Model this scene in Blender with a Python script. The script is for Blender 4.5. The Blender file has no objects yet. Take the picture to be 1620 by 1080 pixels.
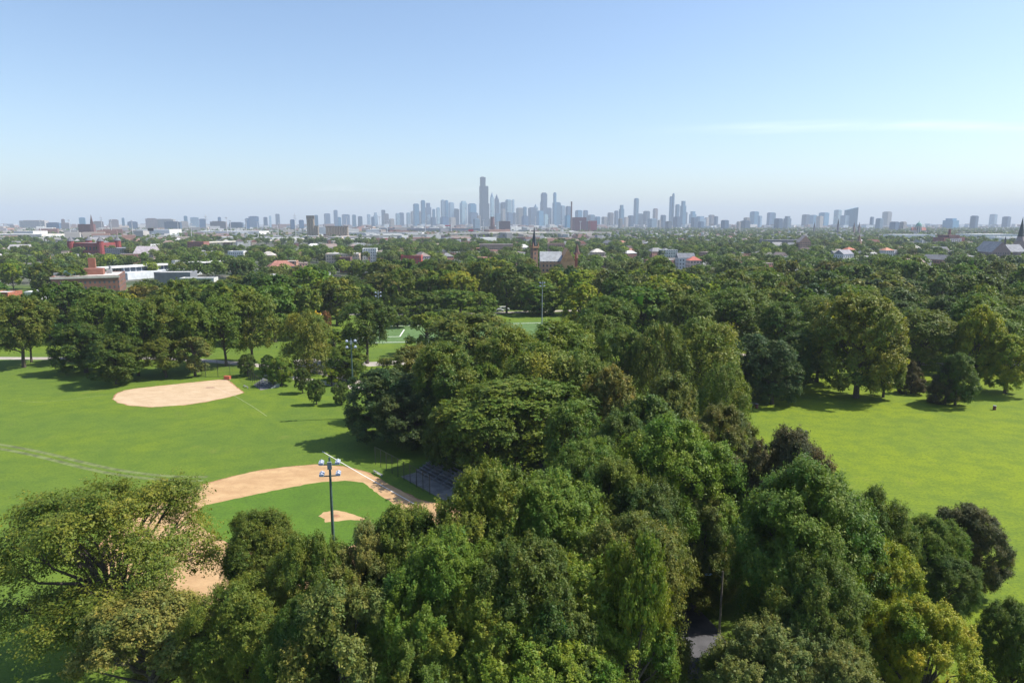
import bpy, math, random
import numpy as np
R = math.radians
random.seed(7)
rng = np.random.default_rng(7)
sc = bpy.context.scene
C = sc.collection

# ---------------------------------------------------------------- camera, light, sky
CAM_H = 45.0
PITCH = math.atan(188 / 1080)
cam_d = bpy.data.cameras.new('camera')
cam_d.lens = 24; cam_d.sensor_width = 36; cam_d.clip_start = 0.5; cam_d.clip_end = 60000
cam = bpy.data.objects.new('camera', cam_d); C.objects.link(cam)
cam.location = (0, 0, CAM_H); cam.rotation_euler = (math.pi / 2 - PITCH, 0, 0)
sc.camera = cam

SUN_EL, SUN_AZ = 50.0, 9.0          # azimuth: degrees from +X towards +Y
sv = (math.cos(R(SUN_EL)) * math.cos(R(SUN_AZ)), math.cos(R(SUN_EL)) * math.sin(R(SUN_AZ)), math.sin(R(SUN_EL)))
sd = bpy.data.lights.new('sun', 'SUN'); sd.energy = 4.8; sd.angle = R(0.5); sd.color = (1, .94, .84)
so = bpy.data.objects.new('sun', sd); C.objects.link(so)
so.location = (200, 0, 300)
from mathutils import Vector
so.rotation_euler = Vector(sv).to_track_quat('Z', 'Y').to_euler()

w = bpy.data.worlds.new("World"); sc.world = w; w.use_nodes = True
nt = w.node_tree; nt.nodes.clear()
def N(t, **k):
    n = nt.nodes.new(t)
    for a, b in k.items(): setattr(n, a, b)
    return n
out = N('ShaderNodeOutputWorld'); bg = N('ShaderNodeBackground'); bg.inputs['Strength'].default_value = 0.124
sky = N('ShaderNodeTexSky', sky_type='NISHITA', sun_disc=False)
sky.sun_elevation = R(SUN_EL); sky.sun_rotation = R(90 - SUN_AZ)
sky.altitude = 100; sky.air_density = 1.0; sky.dust_density = 1.0; sky.ozone_density = 2.9
# thin cirrus wisps, laid out by direction in the sky
tc = N('ShaderNodeTexCoord'); mp = N('ShaderNodeMapping'); mp.inputs['Scale'].default_value = (5, 5, 75)
ns = N('ShaderNodeTexNoise'); ns.inputs['Scale'].default_value = 1.0; ns.inputs['Detail'].default_value = 5; ns.inputs['Roughness'].default_value = .55
sep = N('ShaderNodeSeparateXYZ')
L = nt.links.new
L(tc.outputs['Generated'], mp.inputs['Vector']); L(mp.outputs['Vector'], ns.inputs['Vector']); L(tc.outputs['Generated'], sep.inputs[0])
def M(op, a, b=None, clamp=False):
    n = N('ShaderNodeMath', operation=op, use_clamp=clamp)
    for i, v in enumerate((a, b)):
        if v is None: continue
        if isinstance(v, (int, float)): n.inputs[i].default_value = v
        else: L(v, n.inputs[i])
    return n.outputs[0]
def band(src, c, half):            # 1 at c, 0 beyond half
    return M('SUBTRACT', 1.0, M('DIVIDE', M('ABSOLUTE', M('SUBTRACT', src, c)), half), True)
EL = M('DIVIDE', sep.outputs['Z'], M('MAXIMUM', sep.outputs['Y'], .05)); AZ = M('DIVIDE', sep.outputs['X'], M('MAXIMUM', sep.outputs['Y'], .05))
wave = M('MULTIPLY', M('SINE', M('MULTIPLY', AZ, 9.0)), .0045)
wisp = M('MULTIPLY', band(M('ADD', EL, wave), .131, .010), M('MULTIPLY', M('SUBTRACT', AZ, .15), 5.0, True))
wisp = M('MULTIPLY', wisp, M('MULTIPLY', M('SUBTRACT', ns.outputs['Fac'], .36), 3.4, True))
puff = M('MULTIPLY', band(EL, .046, .010), band(AZ, -.22, .25))
puff = M('MULTIPLY', puff, M('MULTIPLY', M('SUBTRACT', ns.outputs['Fac'], .5), 4.0, True))
cl = M('ADD', M('MULTIPLY', wisp, .26), M('MULTIPLY', puff, .35), True)
mx = N('ShaderNodeMix', data_type='RGBA'); mx.inputs['B'].default_value = (8.6, 8.9, 9.4, 1)
L(cl, mx.inputs['Factor']); L(sky.outputs['Color'], mx.inputs['A']); L(mx.outputs['Result'], bg.inputs['Color'])
L(bg.outputs[0], out.inputs['Surface'])

sc.view_settings.view_transform = 'Standard'; sc.view_settings.look = 'None'
sc.view_settings.exposure = 0.62; sc.view_settings.gamma = 1
cy = sc.cycles
cy.max_bounces = 5; cy.diffuse_bounces = 3; cy.glossy_bounces = 2; cy.transmission_bounces = 4; cy.transparent_max_bounces = 8; cy.volume_bounces = 0
cy.use_adaptive_sampling = True; cy.adaptive_threshold = 0.008
cy.caustics_reflective = False; cy.caustics_refractive = False
cy.use_denoising = True; cy.denoiser = 'OPENIMAGEDENOISE'; cy.denoising_input_passes = 'RGB_ALBEDO_NORMAL'; cy.denoising_prefilter = 'ACCURATE'
cy.sample_clamp_indirect = 6

# ---------------------------------------------------------------- helpers
def ray(x, y):
    u = (x - 810) / 1080; v = (540 - y) / 1080
    return u, math.cos(PITCH) + v * math.sin(PITCH), -math.sin(PITCH) + v * math.cos(PITCH)
def G(x, y):                        # ground point seen at photo pixel
    u, dy, dz = ray(x, y); t = CAM_H / -dz
    return u * t, dy * t
def at(x, y, d):                    # point at forward ground distance d
    u, dy, dz = ray(x, y); t = d / dy
    return u * t, d, CAM_H + dz * t
def top_dist(y, h):                 # distance at which something h tall has its top in row y
    u, dy, dz = ray(810, y)
    return (h - CAM_H) / dz * dy
def px_per_m(d, z=0):
    return 1080 / (d * math.cos(PITCH) + (CAM_H - z) * math.sin(PITCH))

def tag(o, label=None, cat=None, group=None, kind=None):
    if label: o['label'] = label
    if cat: o['category'] = cat
    if group: o['group'] = group
    if kind: o['kind'] = kind
    return o
def empty(name, loc, rz=0):
    o = bpy.data.objects.new(name, None); C.objects.link(o); o.location = loc; o.rotation_euler = (0, 0, rz)
    o.empty_display_size = .5
    return o
def link(name, me, parent=None, color=None):
    o = bpy.data.objects.new(name, me); C.objects.link(o)
    if parent: o.parent = parent
    if color: o.color = (*color, 1)
    return o

def new_mat(name):
    m = bpy.data.materials.new(name); m.use_nodes = True
    b = m.node_tree.nodes['Principled BSDF']
    return m, m.node_tree, b
def nd(t, typ, inputs=None, **k):
    n = t.nodes.new(typ)
    for a, b in k.items(): setattr(n, a, b)
    for a, b in (inputs or {}).items():
        s = n.inputs[a]
        if isinstance(b, bpy.types.NodeSocket): t.links.new(b, s)
        else: s.default_value = b
    return n
def mixc(t, f, a, b, blend='MIX'):
    n = t.nodes.new('ShaderNodeMix'); n.data_type = 'RGBA'; n.blend_type = blend
    for s, v in ((n.inputs['Factor'], f), (n.inputs['A'], a), (n.inputs['B'], b)):
        if isinstance(v, bpy.types.NodeSocket): t.links.new(v, s)
        elif isinstance(v, tuple): s.default_value = (*v[:3], 1)
        else: s.default_value = v
    return n.outputs['Result']
def ramp(t, f, p0, p1):
    n = t.nodes.new('ShaderNodeMapRange'); n.interpolation_type = 'SMOOTHSTEP'
    t.links.new(f, n.inputs['Value']); n.inputs['From Min'].default_value = p0; n.inputs['From Max'].default_value = p1
    return n.outputs['Result']
def mth(t, op, a, b=None):
    n = t.nodes.new('ShaderNodeMath'); n.operation = op
    for i, v in enumerate((a, b)):
        if v is None: continue
        if isinstance(v, (int, float)): n.inputs[i].default_value = v
        else: t.links.new(v, n.inputs[i])
    return n.outputs[0]
def noise(t, scale, detail=3, rough=.5, vec=None, sc3=None):
    if vec is None: vec = t.nodes.new('ShaderNodeTexCoord').outputs['Object']
    if sc3:
        m = t.nodes.new('ShaderNodeMapping'); m.inputs['Scale'].default_value = sc3; t.links.new(vec, m.inputs['Vector']); vec = m.outputs['Vector']
    n = t.nodes.new('ShaderNodeTexNoise'); n.inputs['Scale'].default_value = scale; n.inputs['Detail'].default_value = detail; n.inputs['Roughness'].default_value = rough
    t.links.new(vec, n.inputs['Vector'])
    return n.outputs['Fac']

_mats = {}
def mat(name, base, rough=.7, var=.25, scale=1.5, metallic=0.0, objcol=False):
    if name in _mats: return _mats[name]
    m, t, b = new_mat(name)
    a = tuple(base)
    n = noise(t, scale, 4, .6)
    if objcol:
        oi = t.nodes.new('ShaderNodeObjectInfo').outputs['Color']
        dk = mixc(t, 1.0, oi, (1 - var, 1 - var, 1 - var), 'MULTIPLY')
        c = mixc(t, ramp(t, n, .35, .65), dk, oi)
    else:
        c = mixc(t, ramp(t, n, .35, .65), tuple(v * (1 - var) for v in a), tuple(min(1, v * (1 + var * .4)) for v in a))
    t.links.new(c, b.inputs['Base Color']); b.inputs['Roughness'].default_value = rough; b.inputs['Metallic'].default_value = metallic
    _mats[name] = m
    return m

def facade(name, bay=3.2, floor=3.6, fill=(.5, .55), glass=(.05, .07, .09), rough=.35):
    """wall in the object's colour with a grid of window glass"""
    if name in _mats: return _mats[name]
    m, t, b = new_mat(name)
    tcn = t.nodes.new('ShaderNodeTexCoord'); geo = t.nodes.new('ShaderNodeNewGeometry')
    s = t.nodes.new('ShaderNodeSeparateXYZ'); t.links.new(tcn.outputs['Object'], s.inputs[0])
    vt = t.nodes.new('ShaderNodeVectorTransform'); vt.vector_type = 'NORMAL'; vt.convert_from = 'WORLD'; vt.convert_to = 'OBJECT'
    t.links.new(geo.outputs['Normal'], vt.inputs[0])
    sn = t.nodes.new('ShaderNodeSeparateXYZ'); t.links.new(vt.outputs[0], sn.inputs[0])
    side = mth(t, 'GREATER_THAN', mth(t, 'ABSOLUTE', sn.outputs['X']), .7)
    h = mth(t, 'ADD', mth(t, 'MULTIPLY', s.outputs['Y'], side), mth(t, 'MULTIPLY', s.outputs['X'], mth(t, 'SUBTRACT', 1.0, side)))
    fx = mth(t, 'LESS_THAN', mth(t, 'FRACT', mth(t, 'DIVIDE', mth(t, 'ADD', h, 500.0), bay)), fill[0])
    fz = mth(t, 'LESS_THAN', mth(t, 'FRACT', mth(t, 'DIVIDE', mth(t, 'SUBTRACT', s.outputs['Z'], 1.0), floor)), fill[1])
    wall = mth(t, 'LESS_THAN', mth(t, 'ABSOLUTE', sn.outputs['Z']), .5)
    f = mth(t, 'MULTIPLY', mth(t, 'MULTIPLY', fx, fz), wall)
    oi = t.nodes.new('ShaderNodeObjectInfo').outputs['Color']
    c0 = mixc(t, ramp(t, noise(t, .15, 4, .6), .3, .7), mixc(t, 1.0, oi, (.8, .8, .8), 'MULTIPLY'), oi)
    c = mixc(t, f, c0, glass)
    t.links.new(c, b.inputs['Base Color'])
    r = mth(t, 'SUBTRACT', .75, mth(t, 'MULTIPLY', f, .75 - rough)); t.links.new(r, b.inputs['Roughness'])
    _mats[name] = m
    return m

class MB:
    def __init__(s): s.v = []; s.f = []
    def add(s, vs, fs):
        n = len(s.v); s.v += [tuple(v) for v in vs]; s.f += [tuple(i + n for i in f) for f in fs]
    def box(s, x0, x1, y0, y1, z0, z1, rz=0, c=(0, 0)):
        vs = [(x, y, z) for z in (z0, z1) for x, y in ((x0, y0), (x1, y0), (x1, y1), (x0, y1))]
        if rz: vs = [(c[0] + (x - c[0]) * math.cos(rz) - (y - c[1]) * math.sin(rz), c[1] + (x - c[0]) * math.sin(rz) + (y - c[1]) * math.cos(rz), z) for x, y, z in vs]
        s.add(vs, [(3, 2, 1, 0), (4, 5, 6, 7), (0, 1, 5, 4), (1, 2, 6, 5), (2, 3, 7, 6), (3, 0, 4, 7)]); return s
    def gable(s, x0, x1, y0, y1, z0, z1, ov=.3):   # ridge along x
        ym = (y0 + y1) / 2
        vs = [(x0 - ov, y0 - ov, z0), (x1 + ov, y0 - ov, z0), (x1 + ov, y1 + ov, z0), (x0 - ov, y1 + ov, z0), (x0 - ov, ym, z1), (x1 + ov, ym, z1)]
        s.add(vs, [(3, 2, 1, 0), (0, 1, 5, 4), (2, 3, 4, 5), (0, 4, 3), (1, 2, 5)]); return s
    def hip(s, x0, x1, y0, y1, z0, z1, ov=.4):
        ym = (y0 + y1) / 2; k = min((x1 - x0), (y1 - y0)) * .45
        vs = [(x0 - ov, y0 - ov, z0), (x1 + ov, y0 - ov, z0), (x1 + ov, y1 + ov, z0), (x0 - ov, y1 + ov, z0), (x0 + k, ym, z1), (x1 - k, ym, z1)]
        s.add(vs, [(3, 2, 1, 0), (0, 1, 5, 4), (2, 3, 4, 5), (3, 0, 4), (1, 2, 5)]); return s
    def cyl(s, x, y, z0, z1, r0, r1=None, n=12):
        r1 = r0 if r1 is None else r1
        vs = [(x + r * math.cos(2 * math.pi * i / n), y + r * math.sin(2 * math.pi * i / n), z) for z, r in ((z0, r0), (z1, r1)) for i in range(n)]
        s.add(vs, [(i, (i + 1) % n, n + (i + 1) % n, n + i) for i in range(n)] + [tuple(range(n))[::-1], tuple(range(n, 2 * n))]); return s
    def tube(s, pts, rad, n=7):
        pts = [Vector(p) for p in pts]
        if isinstance(rad, (int, float)): rad = [rad] * len(pts)
        vs = []
        for i, p in enumerate(pts):
            d = (pts[min(i + 1, len(pts) - 1)] - pts[max(i - 1, 0)]).normalized()
            a = d.orthogonal().normalized() if abs(d.z) > .9 else d.cross(Vector((0, 0, 1))).normalized()
            b = d.cross(a)
            vs += [p + (a * math.cos(2 * math.pi * k / n) + b * math.sin(2 * math.pi * k / n)) * rad[i] for k in range(n)]
        fs = [(i * n + k, i * n + (k + 1) % n, (i + 1) * n + (k + 1) % n, (i + 1) * n + k) for i in range(len(pts) - 1) for k in range(n)]
        s.add(vs, fs + [tuple(range(n))[::-1], tuple(range((len(pts) - 1) * n, len(pts) * n))]); return s
    def dome(s, x, y, z, r, h, n=14, m=6):
        vs = []; fs = []
        for j in range(m):
            a = math.pi / 2 * j / m
            vs += [(x + r * math.cos(a) * math.cos(2 * math.pi * i / n), y + r * math.cos(a) * math.sin(2 * math.pi * i / n), z + h * math.sin(a)) for i in range(n)]
        vs.append((x, y, z + h))
        for j in range(m - 1): fs += [(j * n + i, j * n + (i + 1) % n, (j + 1) * n + (i + 1) % n, (j + 1) * n + i) for i in range(n)]
        fs += [((m - 1) * n + i, (m - 1) * n + (i + 1) % n, m * n) for i in range(n)]
        s.add(vs, fs); return s
    def mesh(s, name, m):
        me = bpy.data.meshes.new(name); me.from_pydata(s.v, [], s.f); me.materials.append(m); me.update(); return me
    def build(s, name, m, parent=None, color=None, bevel=0):
        o = link(name, s.mesh(name, m), parent, color)
        if bevel:
            b = o.modifiers.new('bevel', 'BEVEL'); b.width = bevel; b.segments = 2
        return o

def fast_mesh(name, V, k, tint, m):
    """V: (n*k,3) vertices of n separate k-gons"""
    n = len(V) // k
    me = bpy.data.meshes.new(name)
    me.vertices.add(len(V)); me.vertices.foreach_set('co', V.astype(np.float32).ravel())
    me.loops.add(n * k); me.loops.foreach_set('vertex_index', np.arange(n * k, dtype=np.int32))
    me.polygons.add(n); me.polygons.foreach_set('loop_start', np.arange(0, n * k, k, dtype=np.int32))
    a = me.attributes.new('tint', 'FLOAT_VECTOR', 'POINT')
    a.data.foreach_set('vector', np.repeat(tint, k, axis=0).astype(np.float32).ravel())
    me.materials.append(m); me.update(calc_edges=True); me.validate()
    return me

def patch(pts, z, name, m, sub=1.2, jit=.18):
    """flat sheet with a slightly ragged outline"""
    P = []
    for i in range(len(pts)):
        a, b = Vector(pts[i]), Vector(pts[(i + 1) % len(pts)])
        k = max(1, int((b - a).length / sub))
        for j in range(k):
            q = a.lerp(b, j / k); P.append((q.x + random.uniform(-jit, jit), q.y + random.uniform(-jit, jit), z))
    return tag(MB_poly(P, name, m), kind='structure')
def MB_poly(P, name, m):
    me = bpy.data.meshes.new(name); me.from_pydata(P, [], [tuple(range(len(P)))]); me.materials.append(m); me.update()
    if me.polygons[0].normal.z < 0: me.flip_normals()
    return link(name, me)
def smooth_pts(pts, it=2, closed=True):
    for _ in range(it):
        q = []
        n = len(pts)
        for i in range(n if closed else n - 1):
            a, b = pts[i], pts[(i + 1) % n]
            q += [(a[0] * .75 + b[0] * .25, a[1] * .75 + b[1] * .25), (a[0] * .25 + b[0] * .75, a[1] * .25 + b[1] * .75)]
        if not closed: q = [pts[0]] + q + [pts[-1]]
        pts = q
    return pts
def strip(pts, w, z, name, m, kind='structure'):
    vs = []; n = len(pts)
    for i, p in enumerate(pts):
        a = Vector(pts[max(i - 1, 0)]); b = Vector(pts[min(i + 1, n - 1)]); d = (b - a).normalized(); o = Vector((-d.y, d.x)) * w / 2
        vs += [(p[0] + o.x, p[1] + o.y, z), (p[0] - o.x, p[1] - o.y, z)]
    me = bpy.data.meshes.new(name); me.from_pydata(vs, [], [(2 * i, 2 * i + 1, 2 * i + 3, 2 * i + 2) for i in range(n - 1)]); me.materials.append(m); me.update()
    if me.polygons[0].normal.z < 0: me.flip_normals()
    return tag(link(name, me), kind=kind)
# ---------------------------------------------------------------- ground
def grass_material(name, yellow=None, base=(.115, .178, .022), bright=(.185, .242, .010)):
    m, t, b = new_mat(name)
    tcn = t.nodes.new('ShaderNodeTexCoord'); P = tcn.outputs['Object']
    s = t.nodes.new('ShaderNodeSeparateXYZ'); t.links.new(P, s.inputs[0])
    n1 = noise(t, .035, 4, .6, P, (1, 1.1, 1)); n2 = noise(t, .22, 5, .65, P, (1, 1.15, 1)); n3 = noise(t, 2.2, 4, .7, P)
    f = ramp(t, n1, .40, .66)
    if yellow is None:
        f = mth(t, 'ADD', mth(t, 'MULTIPLY', f, .42), mth(t, 'MULTIPLY', ramp(t, s.outputs['X'], 15.0, 80.0), .66))
        cl = t.nodes.new('ShaderNodeClamp'); t.links.new(f, cl.inputs[0]); f = cl.outputs[0]
    else: f = mth(t, 'MULTIPLY', f, yellow)
    c = mixc(t, f, base, bright)
    c = mixc(t, mth(t, 'MULTIPLY', ramp(t, n2, .38, .66), .42), c, (.058, .115, .02))
    c = mixc(t, mth(t, 'MULTIPLY', ramp(t, n3, .42, .68), .5), c, (.045, .085, .018))
    n5 = noise(t, .11, 5, .75, P); c = mixc(t, mth(t, 'MULTIPLY', ramp(t, n5, .58, .74), .40), c, (.19, .20, .045))
    if yellow is None:          # beyond the park: streets, yards and lots
        far = ramp(t, s.outputs['Y'], 440.0, 520.0)
        n4 = noise(t, .02, 6, .7, P); 
        urb = mixc(t, ramp(t, n4, .42, .6), (.05, .075, .03), (.17, .16, .145))
        c = mixc(t, far, c, urb)
    t.links.new(c, b.inputs['Base Color']); b.inputs['Roughness'].default_value = .9
    b.inputs['Specular IOR Level'].default_value = .15
    bp = t.nodes.new('ShaderNodeBump'); bp.inputs['Strength'].default_value = .5; bp.inputs['Distance'].default_value = .12
    t.links.new(noise(t, 5, 3, .7, P), bp.inputs['Height']); t.links.new(bp.outputs[0], b.inputs['Normal'])
    return m
lawn = grass_material('lawn')
me = bpy.data.meshes.new('ground'); me.from_pydata([(-16000, -400, 0), (16000, -400, 0), (16000, 20000, 0), (-16000, 20000, 0)], [], [(0, 1, 2, 3)]); me.materials.append(lawn)
tag(link('ground', me), kind='structure')

def dirt_material(name, a, b2):
    m, t, b = new_mat(name); P = t.nodes.new('ShaderNodeTexCoord').outputs['Object']
    c = mixc(t, ramp(t, noise(t, .25, 4, .6, P, (1, 1.8, 1)), .35, .7), a, b2)
    c = mixc(t, mth(t, 'MULTIPLY', ramp(t, noise(t, 3, 4, .7, P, (.5, 2.5, 1)), .42, .7), .5), c, tuple(v * .72 for v in a))
    c = mixc(t, mth(t, 'MULTIPLY', ramp(t, noise(t, .9, 5, .75, P), .52, .72), .45), c, tuple(v * .68 for v in a))
    t.links.new(c, b.inputs['Base Color']); b.inputs['Roughness'].default_value = .95; b.inputs['Specular IOR Level'].default_value = .1
    return m
dirt = dirt_material('infield_clay', (.43, .275, .145), (.53, .36, .195))
dirt2 = dirt_material('dry_infield_clay', (.47, .345, .22), (.55, .42, .28))
inner_grass = grass_material('infield_turf', .35, (.090, .172, .020), (.115, .20, .020))
edge_m = mat('reddish_clay_edge', (.36, .19, .10), .95)

outer = [G(*q) for q in ((289, 777), (330, 763), (395, 746), (450, 738), (500, 734), (545, 737), (580, 746), (612, 763), (640, 778), (664, 790))]
outer += [(-12, 105), (-6, 101), (-3, 95), (-7, 88), (-14, 82), (-22, 76), (-30, 72.5), (-38, 73), (-46, 76), (-53, 82), (-58, 89), (-60.5, 97), (-59.5, 105)]
patch(outer, .006, 'infield_dirt_edge', edge_m, 1.0, .2)
patch([(x + (-31 - x) * .012, y + (98 - y) * .012) for x, y in outer], .010, 'infield_dirt', dirt, 1.0, .15)
inner = [G(*q) for q in ((322, 799), (380, 787), (430, 776), (500, 763), (545, 760), (575, 763), (600, 782), (632, 803))]
inner += [(-15, 99), (-19, 93.5), (-25, 88), (-31, 86), (-36, 88.5), (-42, 92), (-47, 96.5), (-50, 101)]
patch(inner, .014, 'infield_grass', inner_grass, .9, .14)
mound = [G(*q) for q in ((504, 816), (512, 810), (530, 807), (545, 809), (560, 814), (578, 820), (572, 823), (550, 822), (535, 824), (515, 826), (513, 821))]
patch(mound, .020, 'pitchers_mound_dirt', dirt, .5, .08)
A = [G(*q) for q in ((177, 631), (184, 622), (197, 617), (215, 614), (300, 605), (345, 600.5), (360, 600), (387, 621), (365, 627.5), (330, 635), (290, 641), (240, 644), (205, 641.5), (186, 637))]
patch(A, .006, 'softball_infield_edge', edge_m, 1.0, .22)
ax = sum(p[0] for p in A) / len(A); ay = sum(p[1] for p in A) / len(A)
patch([(x + (ax - x) * .02, y + (ay - y) * .02) for x, y in A], .010, 'softball_infield_dirt', dirt2, 1.0, .15)
worn = mat('worn_dark_clay', (.38, .26, .17), .95)
patch(smooth_pts([G(*q) for q in ((322, 613), (333, 611), (343, 613), (332, 615))]), .014, 'worn_dirt_spot', worn, 1, .1)
patch(smooth_pts([G(*q) for q in ((521, 816), (531, 813), (540, 816), (531, 819))]), .024, 'mound_worn_spot', edge_m, .5, .08)

chalk = mat('field_chalk', (.78, .76, .72), .9, .12, 8)
faded = mat('faded_chalk', (.17, .23, .08), .9, .4, 1)
strip([G(510, 714), G(572, 750), G(656, 797)], .16, .028, 'chalk_line', chalk)
strip([G(596, 748), G(604, 752)], .16, .028, 'coach_box_line', chalk)
strip([G(373, 627), G(400, 643), G(422, 658)], .09, .028, 'chalk_line', mat('thin_chalk', (.34, .40, .22), .9))
strip([G(340, 612), G(373, 627)], .10, .018, 'chalk_line', mat('scuffed_chalk', (.62, .5, .38), .9))
strip([G(x, y) for x, y in ((30, 634), (60, 636), (110, 632), (170, 624))], .22, .004, 'faded_field_line', faded)
track = mat('worn_turf_track', (.135, .17, .05), .95, .4, .5)
tp = smooth_pts([G(x, y) for x, y in ((-20, 703), (30, 711), (80, 722), (130, 735), (180, 746), (230, 753), (280, 757), (325, 757))], 2, False)
for off in (-.9, .9):
    q = []
    for i, p in enumerate(tp):
        a = Vector(tp[max(i - 1, 0)]); b = Vector(tp[min(i + 1, len(tp) - 1)]); dd = (b - a).normalized(); q.append((p[0] - dd.y * off, p[1] + dd.x * off))
    strip(q, 1.0, .004, 'tyre_track', track)

path_m = mat('pale_path_concrete', (.40, .36, .32), .9, .2, .3)
asph = mat('park_asphalt', (.085, .085, .095), .9, .3, .6)
def path(pts, wid, m=path_m, name='path', z=.006, it=2): return strip(smooth_pts(pts, it, False), wid, z, name, m)
path([G(-40, 566), G(60, 567), G(150, 566), G(240, 566), G(340, 571), G(410, 578), G(455, 582), G(520, 590), G(570, 606)], 4.2)
path([G(500, 570), G(480, 577), G(530, 579), G(600, 575), (-20, 222)], 7, z=.010)
path([G(430, 592), G(480, 600), G(540, 610), G(600, 620), G(700, 640)], 3.5, z=.008)
patch(smooth_pts([G(*q) for q in ((455, 569), (520, 566), (560, 572), (540, 584), (480, 583))], 2), .014, 'plaza', path_m, 2, .1)
path([(-120, 338), G(730, 497), G(800, 494), G(950, 490), (160, 350), (300, 330)], 6, z=.006, name='park_road', m=path_m)
path([(14, 30), (19.5, 60), (21.5, 67), (19.8, 74), (15, 90), (10, 110), (4, 140), (-10, 180)], 4.6, asph, 'path')
path([(60, 240), (120, 215), (220, 212), (330, 230)], 5, z=.006, name='park_road', m=path_m)
patch([(-62, 252), (20, 262), (18, 312), (-64, 300)], .006, 'soccer_field', grass_material('field_turf', .1, (.12, .20, .075), (.12, .2, .08)), 3, .05)
for a, b in (((-60, 255), (17, 264)), ((-60, 255), (-62, 297)), ((-62, 297), (16, 308)), ((17, 264), (16, 308)), ((-22, 259.5), (-23, 302)), ((-60, 268), (-45, 270)), ((-45, 270), (-46, 288))):
    strip([a, b], .5, .012, 'field_marking', chalk)

# haze box (air)
hm = bpy.data.materials.new('haze_air'); hm.use_nodes = True; ht = hm.node_tree; ht.nodes.clear()
ho = ht.nodes.new('ShaderNodeOutputMaterial'); pv = ht.nodes.new('ShaderNodeVolumePrincipled')
pv.inputs['Color'].default_value = (.76, .87, 1.0, 1); pv.inputs['Density'].default_value = 0.9e-4; pv.inputs['Anisotropy'].default_value = .0
ht.links.new(pv.outputs[0], ho.inputs['Volume'])
tag(MB().box(-16500, 16500, -600, 20500, -1.0, 480).build('haze', hm), kind='stuff')
# ---------------------------------------------------------------- trees
def leaf_material():
    m, t, b = new_mat('foliage')
    oi = t.nodes.new('ShaderNodeObjectInfo').outputs['Color']
    at_ = t.nodes.new('ShaderNodeAttribute'); at_.attribute_name = 'tint'
    c = mixc(t, 1.0, oi, at_.outputs['Color'], 'MULTIPLY')
    t.links.new(c, b.inputs['Base Color']); b.inputs['Roughness'].default_value = .5; b.inputs['Specular IOR Level'].default_value = .2
    tr = t.nodes.new('ShaderNodeBsdfTranslucent'); t.links.new(mixc(t, 1.0, c, (1.25, 1.35, .55), 'MULTIPLY'), tr.inputs['Color'])
    ms = t.nodes.new('ShaderNodeMixShader'); ms.inputs[0].default_value = .30
    t.links.new(b.outputs[0], ms.inputs[1]); t.links.new(tr.outputs[0], ms.inputs[2])
    t.links.new(ms.outputs[0], t.nodes['Material Output'].inputs['Surface'])
    return m
leaf_m = leaf_material()
bark_m = mat('bark', (.085, .068, .052), .9, .4, 3)

def unit(v): return v / (np.linalg.norm(v, axis=-1, keepdims=True) + 1e-9)
STY = dict(
    #        profile     lobes lobe_r sub_r  a    b    c    L    rad  droop flat  zbase inner
    maple=dict(prof='dome', nl=52, lr=.27, a=.9, b=.75, c=.42, L=1.1, rad=.21, jit=.27, droop=.0, flat=1.0, z0=.16, up=.25),
    dense=dict(prof='dome', nl=54, lr=.26, a=.9, b=.3, c=.55, L=.75, rad=.28, jit=.3, droop=.12, flat=.9, z0=.14, up=.1),
    locust=dict(prof='vase', nl=42, lr=.27, a=1.0, b=.12, c=.5, L=1.5, rad=.28, jit=.32, droop=.3, flat=.5, z0=.28, up=.25),
    willow=dict(prof='dome', nl=36, lr=.30, a=.7, b=.1, c=.4, L=1.9, rad=.26, droop=1.1, flat=.8, z0=.12, up=.1),
    cone=dict(prof='cone', nl=34, lr=.27, a=.9, b=.35, c=.5, L=.55, rad=.3, droop=.1, flat=.9, z0=.05, up=.1),
    tall=dict(prof='oval', nl=54, lr=.26, a=.85, b=.55, c=.5, L=1.0, rad=.24, jit=.3, droop=.05, flat=.9, z0=.13, up=.15),
    sparse=dict(prof='umbrella', nl=30, lr=.2, a=1.0, b=.1, c=.55, L=1.7, rad=.4, droop=.35, flat=.28, z0=.38, up=.1),
    open=dict(prof='oval', nl=26, lr=.26, a=.9, b=.3, c=.6, L=1.2, rad=.32, droop=.1, flat=.7, z0=.2, up=.1))
def prof(kind, t):
    if kind == 'dome': c, up, dn = .36, .64, .46
    elif kind == 'vase': c, up, dn = .58, .42, .72
    elif kind == 'umbrella': c, up, dn = .42, .60, .60
    elif kind == 'oval': c, up, dn = .45, .56, .52
    elif kind == 'cone': return np.where(t < .12, .75 + t * 2, np.clip(1 - (t - .12) / .9, 0, 1) ** .62)
    x = np.where(t > c, (t - c) / up, (c - t) / dn)
    return np.sqrt(np.clip(1 - x * x, 0.0, 1))

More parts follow.
